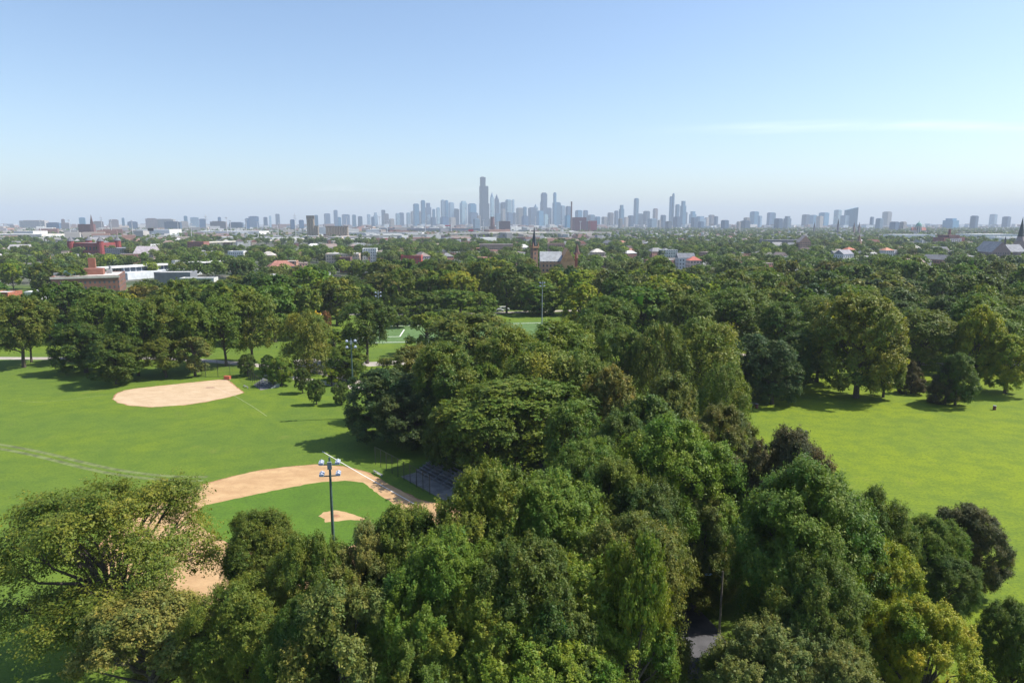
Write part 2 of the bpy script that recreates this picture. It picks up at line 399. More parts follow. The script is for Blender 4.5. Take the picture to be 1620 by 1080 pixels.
def make_tree(style, seed, Rr, Ht, nsub, nspr, nleaf, size, branches=2, tri=False, nl=None):
    """returns crown mesh and trunk mesh of a tree with crown radius Rr and height Ht"""
    rg = np.random.default_rng(seed); s = STY[style]
    n_l = nl or s['nl']; z0 = s['z0'] * Ht; hc = Ht - z0
    ph = rg.uniform(0, 6.28, 4)
    def env(t, az):
        wob = 1 + .17 * np.sin(az * 2 + ph[0]) + .12 * np.sin(az * 3 + ph[1] + t * 4) + .07 * np.sin(az * 5 + ph[2])
        return Rr * prof(s['prof'], t) * wob * .98
    lobes = []; tries = 0; lr0 = s['lr'] * Rr * (s['nl'] / n_l) ** .4
    while len(lobes) < n_l and tries < 6000:
        tries += 1
        t = rg.uniform(.02, .97) if rg.random() < .7 else rg.uniform(.5, .97); az = rg.uniform(0, 2 * math.pi)
        e = float(env(np.array(t), az)); lr = lr0 * rg.uniform(.72, 1.2) * (.75 if t > .85 else 1)
        rr = max(0, e - lr * .75) * rg.uniform(.85, 1.0)
        if rg.random() < .12: rr *= rg.uniform(.3, .7)
        p = np.array([rr * math.cos(az), rr * math.sin(az), z0 + t * hc * .98 - (lr * .5 if t > .8 else 0)])
        dmin = min([np.linalg.norm(p - q[0]) / ((lr + q[1]) * .5) for q in lobes], default=9)
        if dmin > 1.12 - tries * .00016: lobes.append((p, lr))
    Ps, Ds, Cs, Rs = [], [], [], []
    mid = np.array([0, 0, z0 + hc * .42])
    for p, lr in lobes:
        o = unit(np.array([p[0], p[1], (p[2] - mid[2]) * .8 + .5]))
        d = unit(rg.normal(size=(nsub, 3)) + o * .9 + np.array([0, 0, s['up'] + .25]))
        Ps.append(p + d * lr * rg.uniform(.6, 1.0, (nsub, 1)) * np.array([1, 1, .55 + .45 * s['flat']])); Ds.append(d)
    P = np.concatenate(Ps); D = np.concatenate(Ds); n = len(P)
    rad_out = np.linalg.norm((P - mid) * [1, 1, .8], axis=1)
    hue = np.repeat(rg.normal(0, .06, len(lobes)), nsub) + rg.normal(0, .04, n)
    # sprays
    P2 = np.repeat(P, nspr, 0); D2 = np.repeat(D, nspr, 0); k = len(P2)
    S = unit(D2 * s['a'] + np.array([0, 0, s['b']]) + rg.normal(size=(k, 3)) * s['c'])
    sc_ = Rr / 8.0
    Lk = s['L'] * sc_ ** .5 * rg.uniform(.6, 1.3, (k, 1)); B = P2 + rg.normal(size=(k, 3)) * s.get('jit', .42) * sc_
    P3 = np.repeat(B, nleaf, 0); S3 = np.repeat(S, nleaf, 0); L3 = np.repeat(Lk, nleaf, 0); m = len(P3)
    tt = rg.uniform(0, 1, (m, 1))
    rad = s['rad'] * sc_ ** .5 * (1.15 - .75 * tt)
    X = P3 + S3 * L3 * tt + rg.normal(size=(m, 3)) * rad * np.array([1, 1, s['flat']])
    X[:, 2] -= (s['droop'] * L3[:, 0] * tt[:, 0] ** 2)
    X[:, 2] = np.maximum(X[:, 2], .25)
    Nn = unit(S3 * .55 + np.repeat(np.repeat(D, nspr, 0), nleaf, 0) * .35 + np.array([0, 0, .45]) + rg.normal(size=(m, 3)) * .45)
    T = unit(np.cross(Nn, rg.normal(size=(m, 3)))); Bt = np.cross(Nn, T)
    sz = size * np.exp(rg.normal(0, .32, (m, 1)))
    if tri: V = np.stack([X + T * sz * .75, X - T * sz * .45 + Bt * sz * .5, X - T * sz * .45 - Bt * sz * .5], 1).reshape(-1, 3); kk = 3
    else: V = np.stack([X + T * sz * .62, X + Bt * sz * .34, X - T * sz * .55, X - Bt * sz * .34], 1).reshape(-1, 3); kk = 4
    h3 = np.repeat(np.repeat(hue, nspr) + rg.normal(0, .07, k), nleaf) + rg.normal(0, .05, m)
    tip = tt[:, 0] * .14
    val = 1 + h3 * .8 + tip + rg.normal(0, .06, m)
    tint = np.clip(np.stack([val * (1 + h3 * 1.3 + tip * .6), val, val * (1 - h3 * .6)], 1), .25, 2.2)
    crown = fast_mesh('crown', V, kk, tint, leaf_m)
    rad_ = np.hypot(X[:, 0], X[:, 1]); ext = (float(np.percentile(rad_, 97)), float(np.percentile(X[:, 2], 99.6)))
    # trunk and limbs
    b = MB(); tr = .028 * Ht if branches > 1 else .024 * Ht
    zt = z0 + hc * (.30 if s['prof'] in ('vase', 'umbrella', 'dome') else .7)
    if s['prof'] in ('umbrella',): zt = z0 * .75
    wv = rg.normal(0, .25, (5, 2))
    tp = [(wv[i, 0] * (i > 0) * i * .3, wv[i, 1] * (i > 0) * i * .3, zt * i / 4) for i in range(5)]
    b.tube(tp, [tr * (1.35, 1, .9, .78, .6)[i] for i in range(5)], 9 if branches > 1 else 6)
    top = Vector(tp[-1])
    if branches:
        order = sorted(range(len(lobes)), key=lambda i: -lobes[i][0][2])
        for i in order:
            p, lr = lobes[i]; e = Vector(p)
            f = min(.98, max(.35, (e.z - lr) / max(zt, .1) * .7)) if s['prof'] != 'umbrella' else rg.uniform(.8, 1)
            i0 = min(3, int(f * 4)); a0 = Vector(tp[i0]).lerp(Vector(tp[i0 + 1]), f * 4 - i0)
            c1 = a0.lerp(e, .4) + Vector((0, 0, (.10 if s['prof'] == 'umbrella' else -.03) * (e - a0).length)) + Vector(rg.normal(0, .35, 3)) * sc_
            c2 = a0.lerp(e, .75) + Vector(rg.normal(0, .35, 3)) * sc_
            r0 = tr * (.55 if branches > 2 else .42 if branches > 1 else .35) * rg.uniform(.7, 1.1)
            b.tube([a0, c1, c2, e], [r0, r0 * .7, r0 * .42, r0 * .2], 6 if branches > 1 else 4)
            if branches > 2:
                for j in range(nsub):
                    if rg.random() < .75:
                        q = Vector(Ps[i][j]); st = c2.lerp(e, rg.random())
                        b.tube([st, st.lerp(q, .5) + Vector(rg.normal(0, .15, 3)), q], [r0 * .26, r0 * .16, r0 * .08], 4)
    return crown, b.mesh('trunk', bark_m), ext

LIB = {}
def tree_mesh(style, lod, variant):
    key = (style, lod, variant)
    if key not in LIB:
        seed = (list(STY).index(style) * 17 + variant * 101 + 5)
        if style == 'sparse': a = dict(Rr=9.5, Ht=20, nsub=15, nspr=8, nleaf=30, size=.175, branches=3)
        elif style == 'open': a = dict(Rr=5.5, Ht=16, nsub=16, nspr=7, nleaf=26, size=.19, branches=3)
        elif lod == 0: a = dict(Rr=8, Ht=20, nsub=15, nspr=10, nleaf=36, size=.168, branches=2)
        elif lod == 1: a = dict(Rr=8, Ht=20, nsub=14, nspr=7, nleaf=12, size=.31, branches=1)
        elif lod == 2: a = dict(Rr=8, Ht=20, nsub=12, nspr=4, nleaf=9, size=.52, branches=1, tri=True, nl=28)
        if lod and style in ('sparse', 'open'): a.update(nspr=4, nleaf=14, size=.38, branches=2)
        if style == 'cone' and lod == 1: a.update(nsub=18, size=.30)
        c_, t_, e_ = make_tree(style, seed, **a); LIB[key] = ((c_, t_), *e_)
    return LIB[key]
NV = {0: 2, 1: 2, 2: 2}
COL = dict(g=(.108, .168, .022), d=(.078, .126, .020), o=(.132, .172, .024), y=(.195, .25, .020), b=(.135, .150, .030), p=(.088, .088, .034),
           s=(.14, .175, .042), f=(.13, .195, .022), a=(.60, .46, .03), r=(.19, .10, .035), t=(.062, .105, .032))
CN = dict(g='mid green', d='dark green', o='olive green', y='yellow-green', b='brownish olive', p='dusky bronze', s='greyish green', f='fresh green', a='golden yellow', r='rusty red', t='blue-green')
placed = []
st_min = dict(maple=1.45, dense=1.45, locust=1.55, willow=1.5, tall=1.9)
def tree(x, y, w, h, style, col, label, group=None, lod=None, d=None, cat='tree', name='tree', rot=None, base=None):
    """crown centre column x, top row y, crown width w (photo px), real height h"""
    if base: X, Y = G(*base); u, dy, dz = ray(x, y); h = CAM_H + dz * (Y / dy)
    else:
        Y = d or top_dist(y, h); X = ray(x, y)[0] * Y / ray(x, y)[1]
    if lod is None: lod = 0 if Y < 95 else 1 if Y < 235 else 2
    var = rng.integers(NV[lod]) if style not in ('sparse',) else 0
    (cm, tm), R0, H0 = tree_mesh(style, lod, int(var))
    wr = w / px_per_m(Y, h * .6)
    rz = rng.uniform(0, 6.28) if rot is None else rot
    o = empty(name, (X, Y, 0), rz); k = wr / 2 / R0
    if st_min.get(style): k = max(k, h / H0 / st_min[style]); wr = k * 2 * R0
    o.scale = (k * rng.uniform(.95, 1.05), k, h / H0)
    c = COL[col]; j = rng.normal(0, .05, 3); c = tuple(float(np.clip(c[i] * (1 + j[i] + j[0]), 0, 1)) for i in range(3))
    link('crown', cm, o, c); link('trunk', tm, o)
    tag(o, label, cat, group)
    placed.append((X, Y, wr / 2, h)); return o

T = [
# ---- nearest rows (column, top row, width px, height m, kind, colour, label)
(165,765,325,19.5,'sparse','o','wide umbrella-crowned tree with bare forking limbs over the infield clay'),
(228,948,200,13,'open','s','pale loose-leaved young tree in front of the wide umbrella-crowned tree'),
(340,960,130,12,'open','s','small pale open tree at the foot of the umbrella-crowned tree'),
(410,810,135,15,'locust','o','narrow layered olive tree just right of the umbrella-crowned tree'),
(378,922,175,15,'locust','o','feathery olive tree below the narrow layered olive tree'),
(498,850,130,18,'tall','g','upright ragged tree directly left of the floodlight pole foot'),
(580,834,165,18,'tall','s','greyish leafy tree directly in front of the pitcher mound'),
(545,930,190,17,'open','s','loose dull tree with thin trunks showing, below the greyish leafy tree'),
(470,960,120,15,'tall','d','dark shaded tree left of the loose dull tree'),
(655,905,165,17,'maple','g','small dense green maple left of the big central maple, below its edge'),
(648,965,190,15,'maple','o','light olive maple tucked under the central maples'),
(645,808,150,19,'maple','g','rounded maple shoulder beside the third base line end'),
(778,742,235,23,'maple','g','biggest domed maple covering the home plate end of the ball field'),
(868,758,245,22,'maple','g','broad maple joined to the right of the biggest domed maple'),
(705,850,220,20,'maple','g','clumpy maple in front of the biggest domed maple'),
(835,862,225,20,'maple','d','dark clumpy maple between the biggest maple and the fresh green one in front'),
(905,893,270,18,'maple','f','large fresh green spiky maple nearest to the camera'),
(770,935,240,17,'maple','f','fresh green maple left of the large spiky one'),
(690,1000,200,14,'maple','g','low green maple by the bottom edge under the fresh maples'),
(860,1000,260,15,'maple','f','lower fresh green maple crown spreading at the bottom edge'),
(968,728,160,20,'maple','g','green maple peeking over the right shoulder of the central maples'),
(1010,822,160,20,'locust','b','thin-leaved brownish tree left of the narrow asphalt path'),
(1005,850,120,21,'open','f','bright young maple with its slim trunk showing beside the asphalt path'),
(995,970,150,14,'open','g','sprawling light green tree left of the bend of the asphalt path'),
(1112,768,130,15.5,'dense','b','brownish olive round tree over the street lamp'),
(1075,668,205,22,'dense','f','dark-hearted fresh green tree in the middle of the wood edge'),
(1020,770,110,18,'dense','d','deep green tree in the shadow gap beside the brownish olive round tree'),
(1248,682,155,21,'dense','p','dusky bronze maple at the near corner of the right lawn'),
(1172,745,110,14,'dense','p','low bronze maple shaded behind the brownish olive round tree'),
(1285,738,250,23,'tall','g','huge tall maple filling the lower right, right of the lamp'),
(1385,775,130,18,'tall','g','green shoulder maple on the lawn side of the huge tall maple'),
(1395,860,150,15,'maple','y','sunlit yellow-green maple leaning out toward the lawn'),
(1465,955,190,14,'maple','y','brightest yellow-green maple at the bottom by the lawn'),
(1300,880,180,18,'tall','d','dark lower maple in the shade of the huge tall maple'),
(1475,820,105,12,'locust','g','thin upright tree between the yellow-green maples and the lawn'),
(1505,882,90,9,'locust','d','low drooping dark tree at the lawn edge beside the thin upright tree'),
(1537,802,112,11,'dense','p','dusky round tree alone on the near right lawn edge'),
(1615,960,95,10,'dense','d','dark tree cut by the right border of the view'),
(1222,988,225,14,'maple','s','speckled pale green tree in front of the asphalt path'),
(1330,1030,170,13,'maple','s','low speckled tree right of the one in front of the asphalt path'),
# ---- middle of the wood
(820,602,250,17,'locust','g','broad rounded tree behind the bleachers of the main ball field'),
(770,640,130,14.5,'locust','g','lower left lobe tree beside the broad rounded tree behind the bleachers'),
(770,577,72,16,'maple','f','bright upright young maple standing out above the dark wood'),
(737,627,45,12,'maple','y','little yellow-green sapling left of the bright upright maple'),
(612,583,130,15.5,'dense','t','dark blue-green tree whose shadow falls on the ball field'),
(655,612,130,12.5,'dense','t','dark leafy tree just behind the long ball field fence'),
(705,645,90,12,'dense','d','shaded tree over the far end of the bleachers'),
(655,548,110,17,'locust','b','brownish olive tree behind the second floodlight pole'),
(707,590,110,15,'dense','d','dark tree between the brownish olive one and the bright upright maple'),
(745,498,170,21,'locust','o','tall domed elm on the left side of the wood'),
(810,520,110,22,'locust','o','smaller domed elm right of the tall domed elm'),
(700,545,120,21,'locust','o','rounded elm below the tall domed elm'),
(885,508,135,22,'locust','o','layered olive elm left of the weeping pair'),
(860,548,160,21,'willow','o','drooping olive elm in front of the layered olive elm'),
(920,560,120,20,'willow','o','drooping olive elm in the heart of the wood'),
(940,498,80,21,'locust','g','green elm just behind the layered olive elm'),
(1047,512,92,22,'willow','o','weeping tree, left one of the weeping pair'),
(1118,505,140,22,'willow','o','weeping tree, right and larger one of the weeping pair'),
(985,520,90,20,'locust','g','green tree between the elms and the weeping pair'),
(1150,575,90,17,'willow','o','lower weeping tree spilling toward the right lawn'),
(968,583,105,19,'maple','b','browning maple in the heart of the wood'),
(1065,592,100,19,'maple','b','browning maple under the weeping pair'),
(1020,630,140,20,'dense','d','dark maple in front of the browning maples'),
(980,660,110,20,'dense','d','dark maple left of the dark-hearted fresh green tree'),
(1140,645,130,19,'dense','b','brown-tinged maple beside the near end of the right lawn'),
(905,640,110,17,'locust','g','feathery tree right of the broad rounded tree behind the bleachers'),
(935,700,110,20,'locust','g','green tree between the central maples and the dark maples'),
(1190,530,85,16,'dense','t','glossy blue-green tree at the near left corner of the right lawn'),
(1165,458,125,23,'locust','g','large spreading elm above the glossy blue-green tree'),
(1090,468,90,22,'locust','o','elm beside the top of the farther floodlight pole'),
(1020,455,110,22,'locust','g','broad elm far back in the wood left of the farther floodlight pole'),
(960,470,90,21,'locust','g','green elm right of the tall thin floodlight pole'),
(925,450,80,22,'maple','y','light-topped tree right of the tall thin floodlight pole'),
# ---- row along the far edge of the right lawn
(1228,540,80,16,'dense','t','blue-green tree second from the left at the far edge of the right lawn'),
(1262,528,80,16,'dense','d','dark tree third from the left at the far edge of the right lawn'),
(1300,500,90,19,'dense','d','dark tree left of the big lone-trunked tree by the right lawn'),
(1352,468,135,0,'tall','o','big tree with a visible straight trunk at the edge of the right lawn'),
(1405,545,60,14,'tall','o','small olive tree right of the big straight-trunked tree'),
(1462,492,120,20,'locust','o','wide olive tree above the two small dense trees'),
(1443,572,42,0,'cone','p','darker of the two small dense egg-shaped trees, slightly behind'),
(1490,572,60,0,'cone','p','small dense egg-shaped tree standing out on the right lawn'),
(1545,486,75,0,'tall','y','bright yellow-green tree at the back of the right lawn'),
(1590,530,85,0,'tall','y','green-gold tree nearest the right border of the lawn'),
(1520,560,60,13,'dense','d','dark low tree under the bright yellow-green tree'),
(1290,470,80,20,'locust','g','elm behind the dark trees of the right lawn'),
(1240,480,80,20,'locust','g','elm behind the blue-green trees of the right lawn'),
(1420,455,90,21,'locust','d','dark crown behind the wide olive tree'),
(1500,470,80,20,'locust','d','dark crown left of the bright yellow-green tree'),
(1600,470,80,20,'locust','o','olive crown behind the green-gold tree'),
(1340,440,90,22,'locust','o','olive crown directly behind the big straight-trunked tree'),
# ---- row along the far edge of the left field
(28,470,95,0,'locust','o','tree at the far left with a bare straight trunk by the lawn'),
(58,490,60,0,'locust','d','darker tree just right of the far left bare-trunked tree'),
(103,446,90,23,'locust','d','dark elm left of the dip in the left tree row'),
(128,512,90,15,'dense','d','low dark tree below the dark elm of the left row'),
(160,465,90,22,'locust','g','elm second in the big group behind the small infield'),
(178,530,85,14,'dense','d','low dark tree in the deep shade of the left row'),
(208,478,75,22,'locust','g','tall elm in the middle of the left row'),
(250,470,85,23,'locust','o','tallest olive elm above the small infield'),
(262,535,70,0,'locust','o','low olive tree right behind the small infield'),
(305,480,75,21,'locust','g','elm above the right half of the small infield'),
(322,532,50,0,'open','s','pale loose tree beside the backstop of the small infield'),
(350,470,80,22,'locust','g','elm right behind the pale loose backstop tree'),
(392,462,85,23,'locust','o','tall elm left of the gap with the concrete path'),
(392,560,28,0,'dense','d','small dark tree at the start of the dark bleachers'),
(438,565,38,0,'dense','f','bright rounded small tree behind the small bleachers'),
(425,562,26,0,'dense','d','small dark tree hugging the bright rounded small tree'),
(476,492,90,0,'willow','o','drooping grey-olive tree over the concrete plaza'),
(478,583,26,0,'tall','d','first of three tiny dark trees on the lawn, near the bleachers'),
(501,600,26,0,'tall','d','second of three tiny dark trees on the lawn'),
(536,604,28,0,'tall','d','third of three tiny dark trees on the lawn, near the floodlight pole'),
(525,583,24,0,'open','y','tiny yellow-green sapling by the path near the plaza'),
(550,545,65,0,'dense','g','dense green tree right behind the second floodlight pole'),
(580,474,85,0,'locust','d','dark spreading elm left of the soccer field'),
(497,492,28,0,'dense','a','small tree turning golden by the far path'),
(516,492,19,0,'dense','r','small tree turning rusty red beside the golden one'),
(530,520,50,0,'open','f','light green open tree between the rusty tree and the dark elm'),
(672,495,62,0,'open','f','fresh green young tree over the corner of the soccer field'),
(715,490,50,0,'open','g','green young tree right of the one over the soccer field corner'),
(700,540,60,16,'open','g','green bushy tree below the soccer field corner'),
(620,485,40,0,'dense','d','small dark tree behind the soccer field'),
(662,462,66,0,'locust','d','dark tree at the far left corner of the soccer field'),
(716,458,72,0,'locust','g','green tree by the park road left of the white van'),
(757,462,58,0,'dense','g','dense tree just left of the white van'),
(690,486,40,0,'dense','t','low bushy tree behind the young trees of the soccer field'),
(430,450,80,22,'locust','g','elm above the concrete path gap'),
(480,455,60,20,'locust','o','lighter elm above the golden tree'),
(530,440,70,21,'locust','o','olive elm behind the light green open tree'),
]
BASES = {1352: (1354, 629), 1443: (1441, 622), 1490: (1495, 638), 1545: (1540, 612), 1590: (1590, 622), 28: (38, 581), 58: (50, 573), 262: (263, 597), 322: (309, 595),
         392: (392, 595), 438: (446, 610), 425: (424, 598), 476: (487, 588), 478: (479, 622), 501: (501, 640), 536: (540, 640), 525: (525, 610), 550: (550, 603), 580: (581, 575),
         497: (497, 525), 516: (516, 522), 530: (528, 560), 672: (675, 560), 715: (712, 545), 620: (629, 518), 662: (662, 511), 716: (718, 505), 757: (760, 502), 690: (690, 512)}
for x, y, wpx, h, st, col, lab in T:
    nm = {'maple': 'maple_tree', 'willow': 'weeping_tree', 'cone': 'small_tree'}.get(st, 'tree')
    tree(x, y, wpx, h, st, col, lab, name=nm, base=BASES[x] if h == 0 else None, rot=2.2 if st == 'sparse' else None)

# ---- the belt of park trees behind, individually, then the mass of trees of the neighbourhood
def to_px(X, Y, Z):
    dy = Y * math.cos(PITCH) + (CAM_H - Z) * math.sin(PITCH); up = Y * math.sin(PITCH) - (CAM_H - Z) * math.cos(PITCH)
    return 810 + 1080 * X / dy, 540 - 1080 * up / dy
# (x0, x1, lowest row that must stay visible, distance) of landmarks that no nearer crown may cover
KEEP = [(60, 196, 452, 425), (140, 160, 440, 425), (160, 355, 433, 560), (228, 342, 440, 480), (0, 60, 462, 420), (104, 166, 402, 900), (838, 852, 409, 480), (852, 914, 418, 480), (500, 600, 412, 760), (700, 726, 412, 700),
        (1072, 1115, 421, 620), (1325, 1368, 408, 700), (1475, 1548, 382, 1300), (1565, 1620, 405, 760), (1210, 1300, 388, 1000), (330, 600, 386, 1300),
        (480, 552, 374, 1900), (630, 670, 412, 700), (930, 955, 402, 900), (1395, 1410, 402, 800), (40, 95, 404, 800), (170, 215, 402, 850), (560, 965, 376, 1900), (1430, 1475, 383, 1500),
        (1000, 1012, 405, 800), (295, 325, 392, 1000), (355, 388, 405, 900), (420, 445, 432, 470), (1420, 1475, 470, 300), (590, 860, 520, 305), (530, 560, 436, 560), (1415, 1425, 404, 700), (408, 434, 412, 700), (430, 470, 420, 640)]
def allowed(X, Y, wr, h):
    px, py = to_px(X, Y, h); hw = wr * px_per_m(Y, h) * .8
    for x0, x1, yb, dd in KEEP:
        if 550 < dd < 1250: yb = yb - 3
        if Y < dd and px + hw > x0 and px - hw < x1 and py < yb - 1: return False
    return True
def open_area(X, Y):
    px, py = to_px(X, Y, 0)
    if 230 < Y < 335 and -70 < X < 45: return True
    if Y < 250 and -230 < X < -15: return True
    if Y < 205 and X > 45: return True
    if Y < 240 and -15 <= X <= 60: return True
    if 300 < Y < 325 and 175 < X < 205: return True
    return False
ZONES = [(-999, 120, 'before the brick school'), (120, 250, 'before the long white roof'), (250, 420, 'left of the path gap'),
         (420, 560, 'above the golden and rusty little trees'), (560, 700, 'left beyond the soccer field'), (700, 830, 'beyond the soccer field by the white van'), (830, 960, 'below the church with the grey roof'),
         (960, 1100, 'behind the farther floodlight pole'), (1100, 1250, 'behind the large spreading elm'), (1250, 1400, 'behind the big straight-trunked tree'), (1400, 1520, 'toward the small lagoon clearing'), (1520, 9999, 'near the church spire at the right border')]
cols = ['g', 'd', 'o', 'd', 'g', 'o', 'b', 'y', 's', 't', 'f', 'g', 'd']; styles = ['locust', 'dense', 'locust', 'tall', 'maple', 'willow', 'locust']
SHAPE = dict(locust='spreading', dense='dense round', tall='tall oval', maple='clumpy', willow='drooping')
grid = []
Y = 205.0
while Y < 452:
    stp = 15.5 + (Y - 205) * .022
    X = -Y * .82
    while X < Y * .82:
        grid.append((X + random.uniform(-5, 5), Y + random.uniform(-5, 5))); X += stp
    Y += stp * 1.02
n_ind = 0
for X, Y in grid:
    if open_area(X, Y): continue
    wr = random.uniform(6.5, 11.5); h = random.uniform(15, 24)
    if min((math.hypot(X - a, Y - b) - r * .75 for a, b, r, _ in placed[:len(T)]), default=99) < 3.2: continue
    if not allowed(X, Y, wr, h):
        h *= .62
        if not allowed(X, Y, wr, h): continue
    px, py = to_px(X, Y, h)
    if px < -60 or px > 1680: continue
    zn = next(z for a, b, z in ZONES if a <= px < b); st = random.choice(styles); cc = random.choice(cols)
    tree(px, py, wr * 2 * px_per_m(Y, h * .6), h, st, cc, f'{CN[cc]} {SHAPE[st]} park tree {zn}', group='park trees ' + zn, d=Y)
    n_ind += 1
for x, y, wpx, h, cc, lab in ((1105, 442, 16, 15, 'a', 'small tree turning bright golden yellow among the distant park trees'), (1145, 452, 11, 14, 'a', 'slim golden tree right of the bright golden one, far back in the park'),
        (1120, 440, 26, 17, 'r', 'reddish brown tree beside the bright golden one'), (1425, 424, 34, 19, 'y', 'bright lime rounded tree far back beyond the right lawn'), (785, 408, 60, 20, 'y', 'light yellow-green tree just left of the church steeple'),
        (510, 430, 20, 16, 'y', 'small lime tree before the flat roofed houses')):
    tree(x, y, wpx, h, 'maple', cc, lab, lod=2)
print('TREES', len(placed), n_ind)
# ---------------------------------------------------------------- neighbourhood and city
PALE = (.62, .62, .60); BRICK = (.215, .10, .075); TAN = (.42, .34, .25); GREY = (.30, .30, .31); WHITE = (.78, .78, .76); RED = (.30, .055, .05); DKBR = (.13, .07, .06)
wall_m = facade('house_wall', 2.6, 3.2, (.4, .48)); plain_m = mat('plain_wall', (.5, .5, .5), .8, .18, .3, objcol=True); roof_m = mat('roofing', (.5, .5, .5), .85, .3, .4, objcol=True)
glass_m = mat('window_glass', (.04, .05, .07), .15, .2, .3); metal_m = mat('painted_steel', (.35, .36, .36), .5, .2, 1)
tower_m = facade('tower_facade', 6.0, 4.0, (.62, .6), (.10, .15, .20), .2); bands_m = facade('tower_bands', 400.0, 4.0, (1.0, .5), (.07, .11, .16), .2); piers_m = facade('tower_piers', 7.0, 400.0, (.55, 1.0), (.06, .09, .13), .2)

def building(name, label, cat, x0, x1, ytop, d, dep, color, roofc=None, kind='flat', rz=0.0, wm=None, group=None, h=None, extras=None):
    """a building whose front spans x0..x1 at distance d with its eaves at row ytop"""
    xa, _, z = at(x0, ytop, d); xb, _, _ = at(x1, ytop, d)
    wd = xb - xa; H = h or z; cx = (xa + xb) / 2
    o = empty(name, (cx, d + dep / 2 * math.cos(rz), 0), rz)
    MB().box(-wd / 2, wd / 2, -dep / 2, dep / 2, 0, H).build('wall', wm or wall_m, o, color)
    rc = roofc or (.5, .5, .5)
    if kind == 'flat':
        r = MB().box(-wd / 2 + .4, wd / 2 - .4, -dep / 2 + .4, dep / 2 - .4, H - .2, H + .15)
        e = .25
        rf = r.build('roof', roof_m, o, rc)
        p = MB(); t = .35
        p.box(-wd / 2 - .05, wd / 2 + .05, -dep / 2 - .05, -dep / 2 + t, H + .003, H + .6); p.box(-wd / 2 - .05, wd / 2 + .05, dep / 2 - t, dep / 2 + .05, H + .003, H + .6)
        p.box(-wd / 2 - .05, -wd / 2 + t, -dep / 2 + t, dep / 2 - t, H + .003, H + .6); p.box(wd / 2 - t, wd / 2 + .05, -dep / 2 + t, dep / 2 - t, H + .003, H + .6)
        p.build('parapet', plain_m, o, tuple(min(1, c * 1.15) for c in color))
    elif kind == 'gable': MB().gable(-wd / 2, wd / 2, -dep / 2, dep / 2, H + .003, H + dep * .35).build('roof', roof_m, o, rc)
    elif kind == 'hip': MB().hip(-wd / 2, wd / 2, -dep / 2, dep / 2, H + .003, H + min(wd, dep) * .3).build('roof', roof_m, o, rc)
    elif kind == 'gable_front':
        g = MB(); hh = H + wd * .55
        vs = [(-wd / 2 - .3, -dep / 2 - .3, H), (wd / 2 + .3, -dep / 2 - .3, H), (wd / 2 + .3, dep / 2 + .3, H), (-wd / 2 - .3, dep / 2 + .3, H), (0, -dep / 2 - .3, hh), (0, dep / 2 + .3, hh)]
        g.add(vs, [(3, 2, 1, 0), (1, 2, 5, 4), (3, 0, 4, 5), (2, 3, 5)]); g.build('roof', roof_m, o, rc)
        q = MB(); q.add([(-wd / 2, -dep / 2 - .35, H), (wd / 2, -dep / 2 - .35, H), (0, -dep / 2 - .35, hh - .2), (-wd / 2, -dep / 2 - .05, H), (wd / 2, -dep / 2 - .05, H), (0, -dep / 2 - .05, hh - .2)], [(0, 1, 2), (3, 5, 4), (0, 2, 5, 3), (1, 4, 5, 2)]); q.build('gable_wall', plain_m, o, color)
    o['_w'] = wd; o['_d'] = dep; o['_h'] = H
    return tag(o, label, cat, group)
def on(o, name, m, color, fn):
    b = MB(); fn(b, o['_w'], o['_d'], o['_h']); return b.build(name, m, o, color)

# brick school at the left
s = building('school', 'large flat-roofed brick school with a white roof and chimney behind the left tree row', 'school', 68, 160, 438, 425, 40, BRICK, (.66, .63, .60), rz=.42)
on(s, 'penthouse', plain_m, (.30, .12, .08), lambda b, w, d, h: b.box(-7, 8, -4, 5, h + .16, h + 4))
on(s, 'copper_roof', plain_m, (.22, .42, .34), lambda b, w, d, h: b.box(-14, -7.05, -4, 2, h + .16, h + 3))
on(s, 'chimney', plain_m, (.30, .115, .07), lambda b, w, d, h: b.box(-2, 2, 12, 16, h + .16, h + 10))
on(s, 'vent', metal_m, None, lambda b, w, d, h: (b.box(9, 12, 4, 8, h + .16, h + 2.6), b.cyl(10.5, 11, h + .16, h + 5, .9)))
on(s, 'vent', metal_m, None, lambda b, w, d, h: b.box(-20, -17, 0, 3, h + .16, h + 1.6))
on(s, 'cornice', plain_m, (.55, .52, .48), lambda b, w, d, h: b.box(-w / 2 - .5, w / 2 + .5, -d / 2 - .5, -d / 2 - .055, h - .9, h + .35))

# long white-roofed building running away to the right behind the school
xa, ya, _ = at(160, 423.5, 540); xb, yb, _ = at(352, 411.5, 640)
ln = math.hypot(xb - xa, yb - ya); o = empty('station_canopy', ((xa + xb) / 2, (ya + yb) / 2, 0), math.atan2(yb - ya, xb - xa))
MB().box(-ln / 2, ln / 2, -5, 12, 9.2, 10.0).build('roof', roof_m, o, (.80, .80, .78))
MB().box(-ln / 2 + 14, ln / 2 - 30, -3.2, 10, 5.6, 9.19).build('clerestory', facade('clerestory_wall', 5, 50, (.86, 1.0), (.05, .07, .10)), o, (.5, .52, .55))
MB().box(-ln / 2 + 12, ln / 2 - 34, -14, 11, 0, 5.59).build('wall', plain_m, o, (.66, .70, .74))
for i in range(6): MB().box(ln / 2 - 27 + i * 5, ln / 2 - 26.6 + i * 5, -4, -3.6, 0, 9.19).build('post', metal_m, o)
MB().box(8, 13, 0, 5, 10.01, 12.5).build('vent', metal_m, o)
tag(o, 'very long low building under one thin white roof behind the brick school', 'building')
building('warehouse', 'low grey-walled hall with a flat pale roof below the long thin white roof', 'warehouse', 243, 298, 432, 480, 14, (.20, .21, .24), (.66, .65, .62), wm=plain_m, rz=.1)
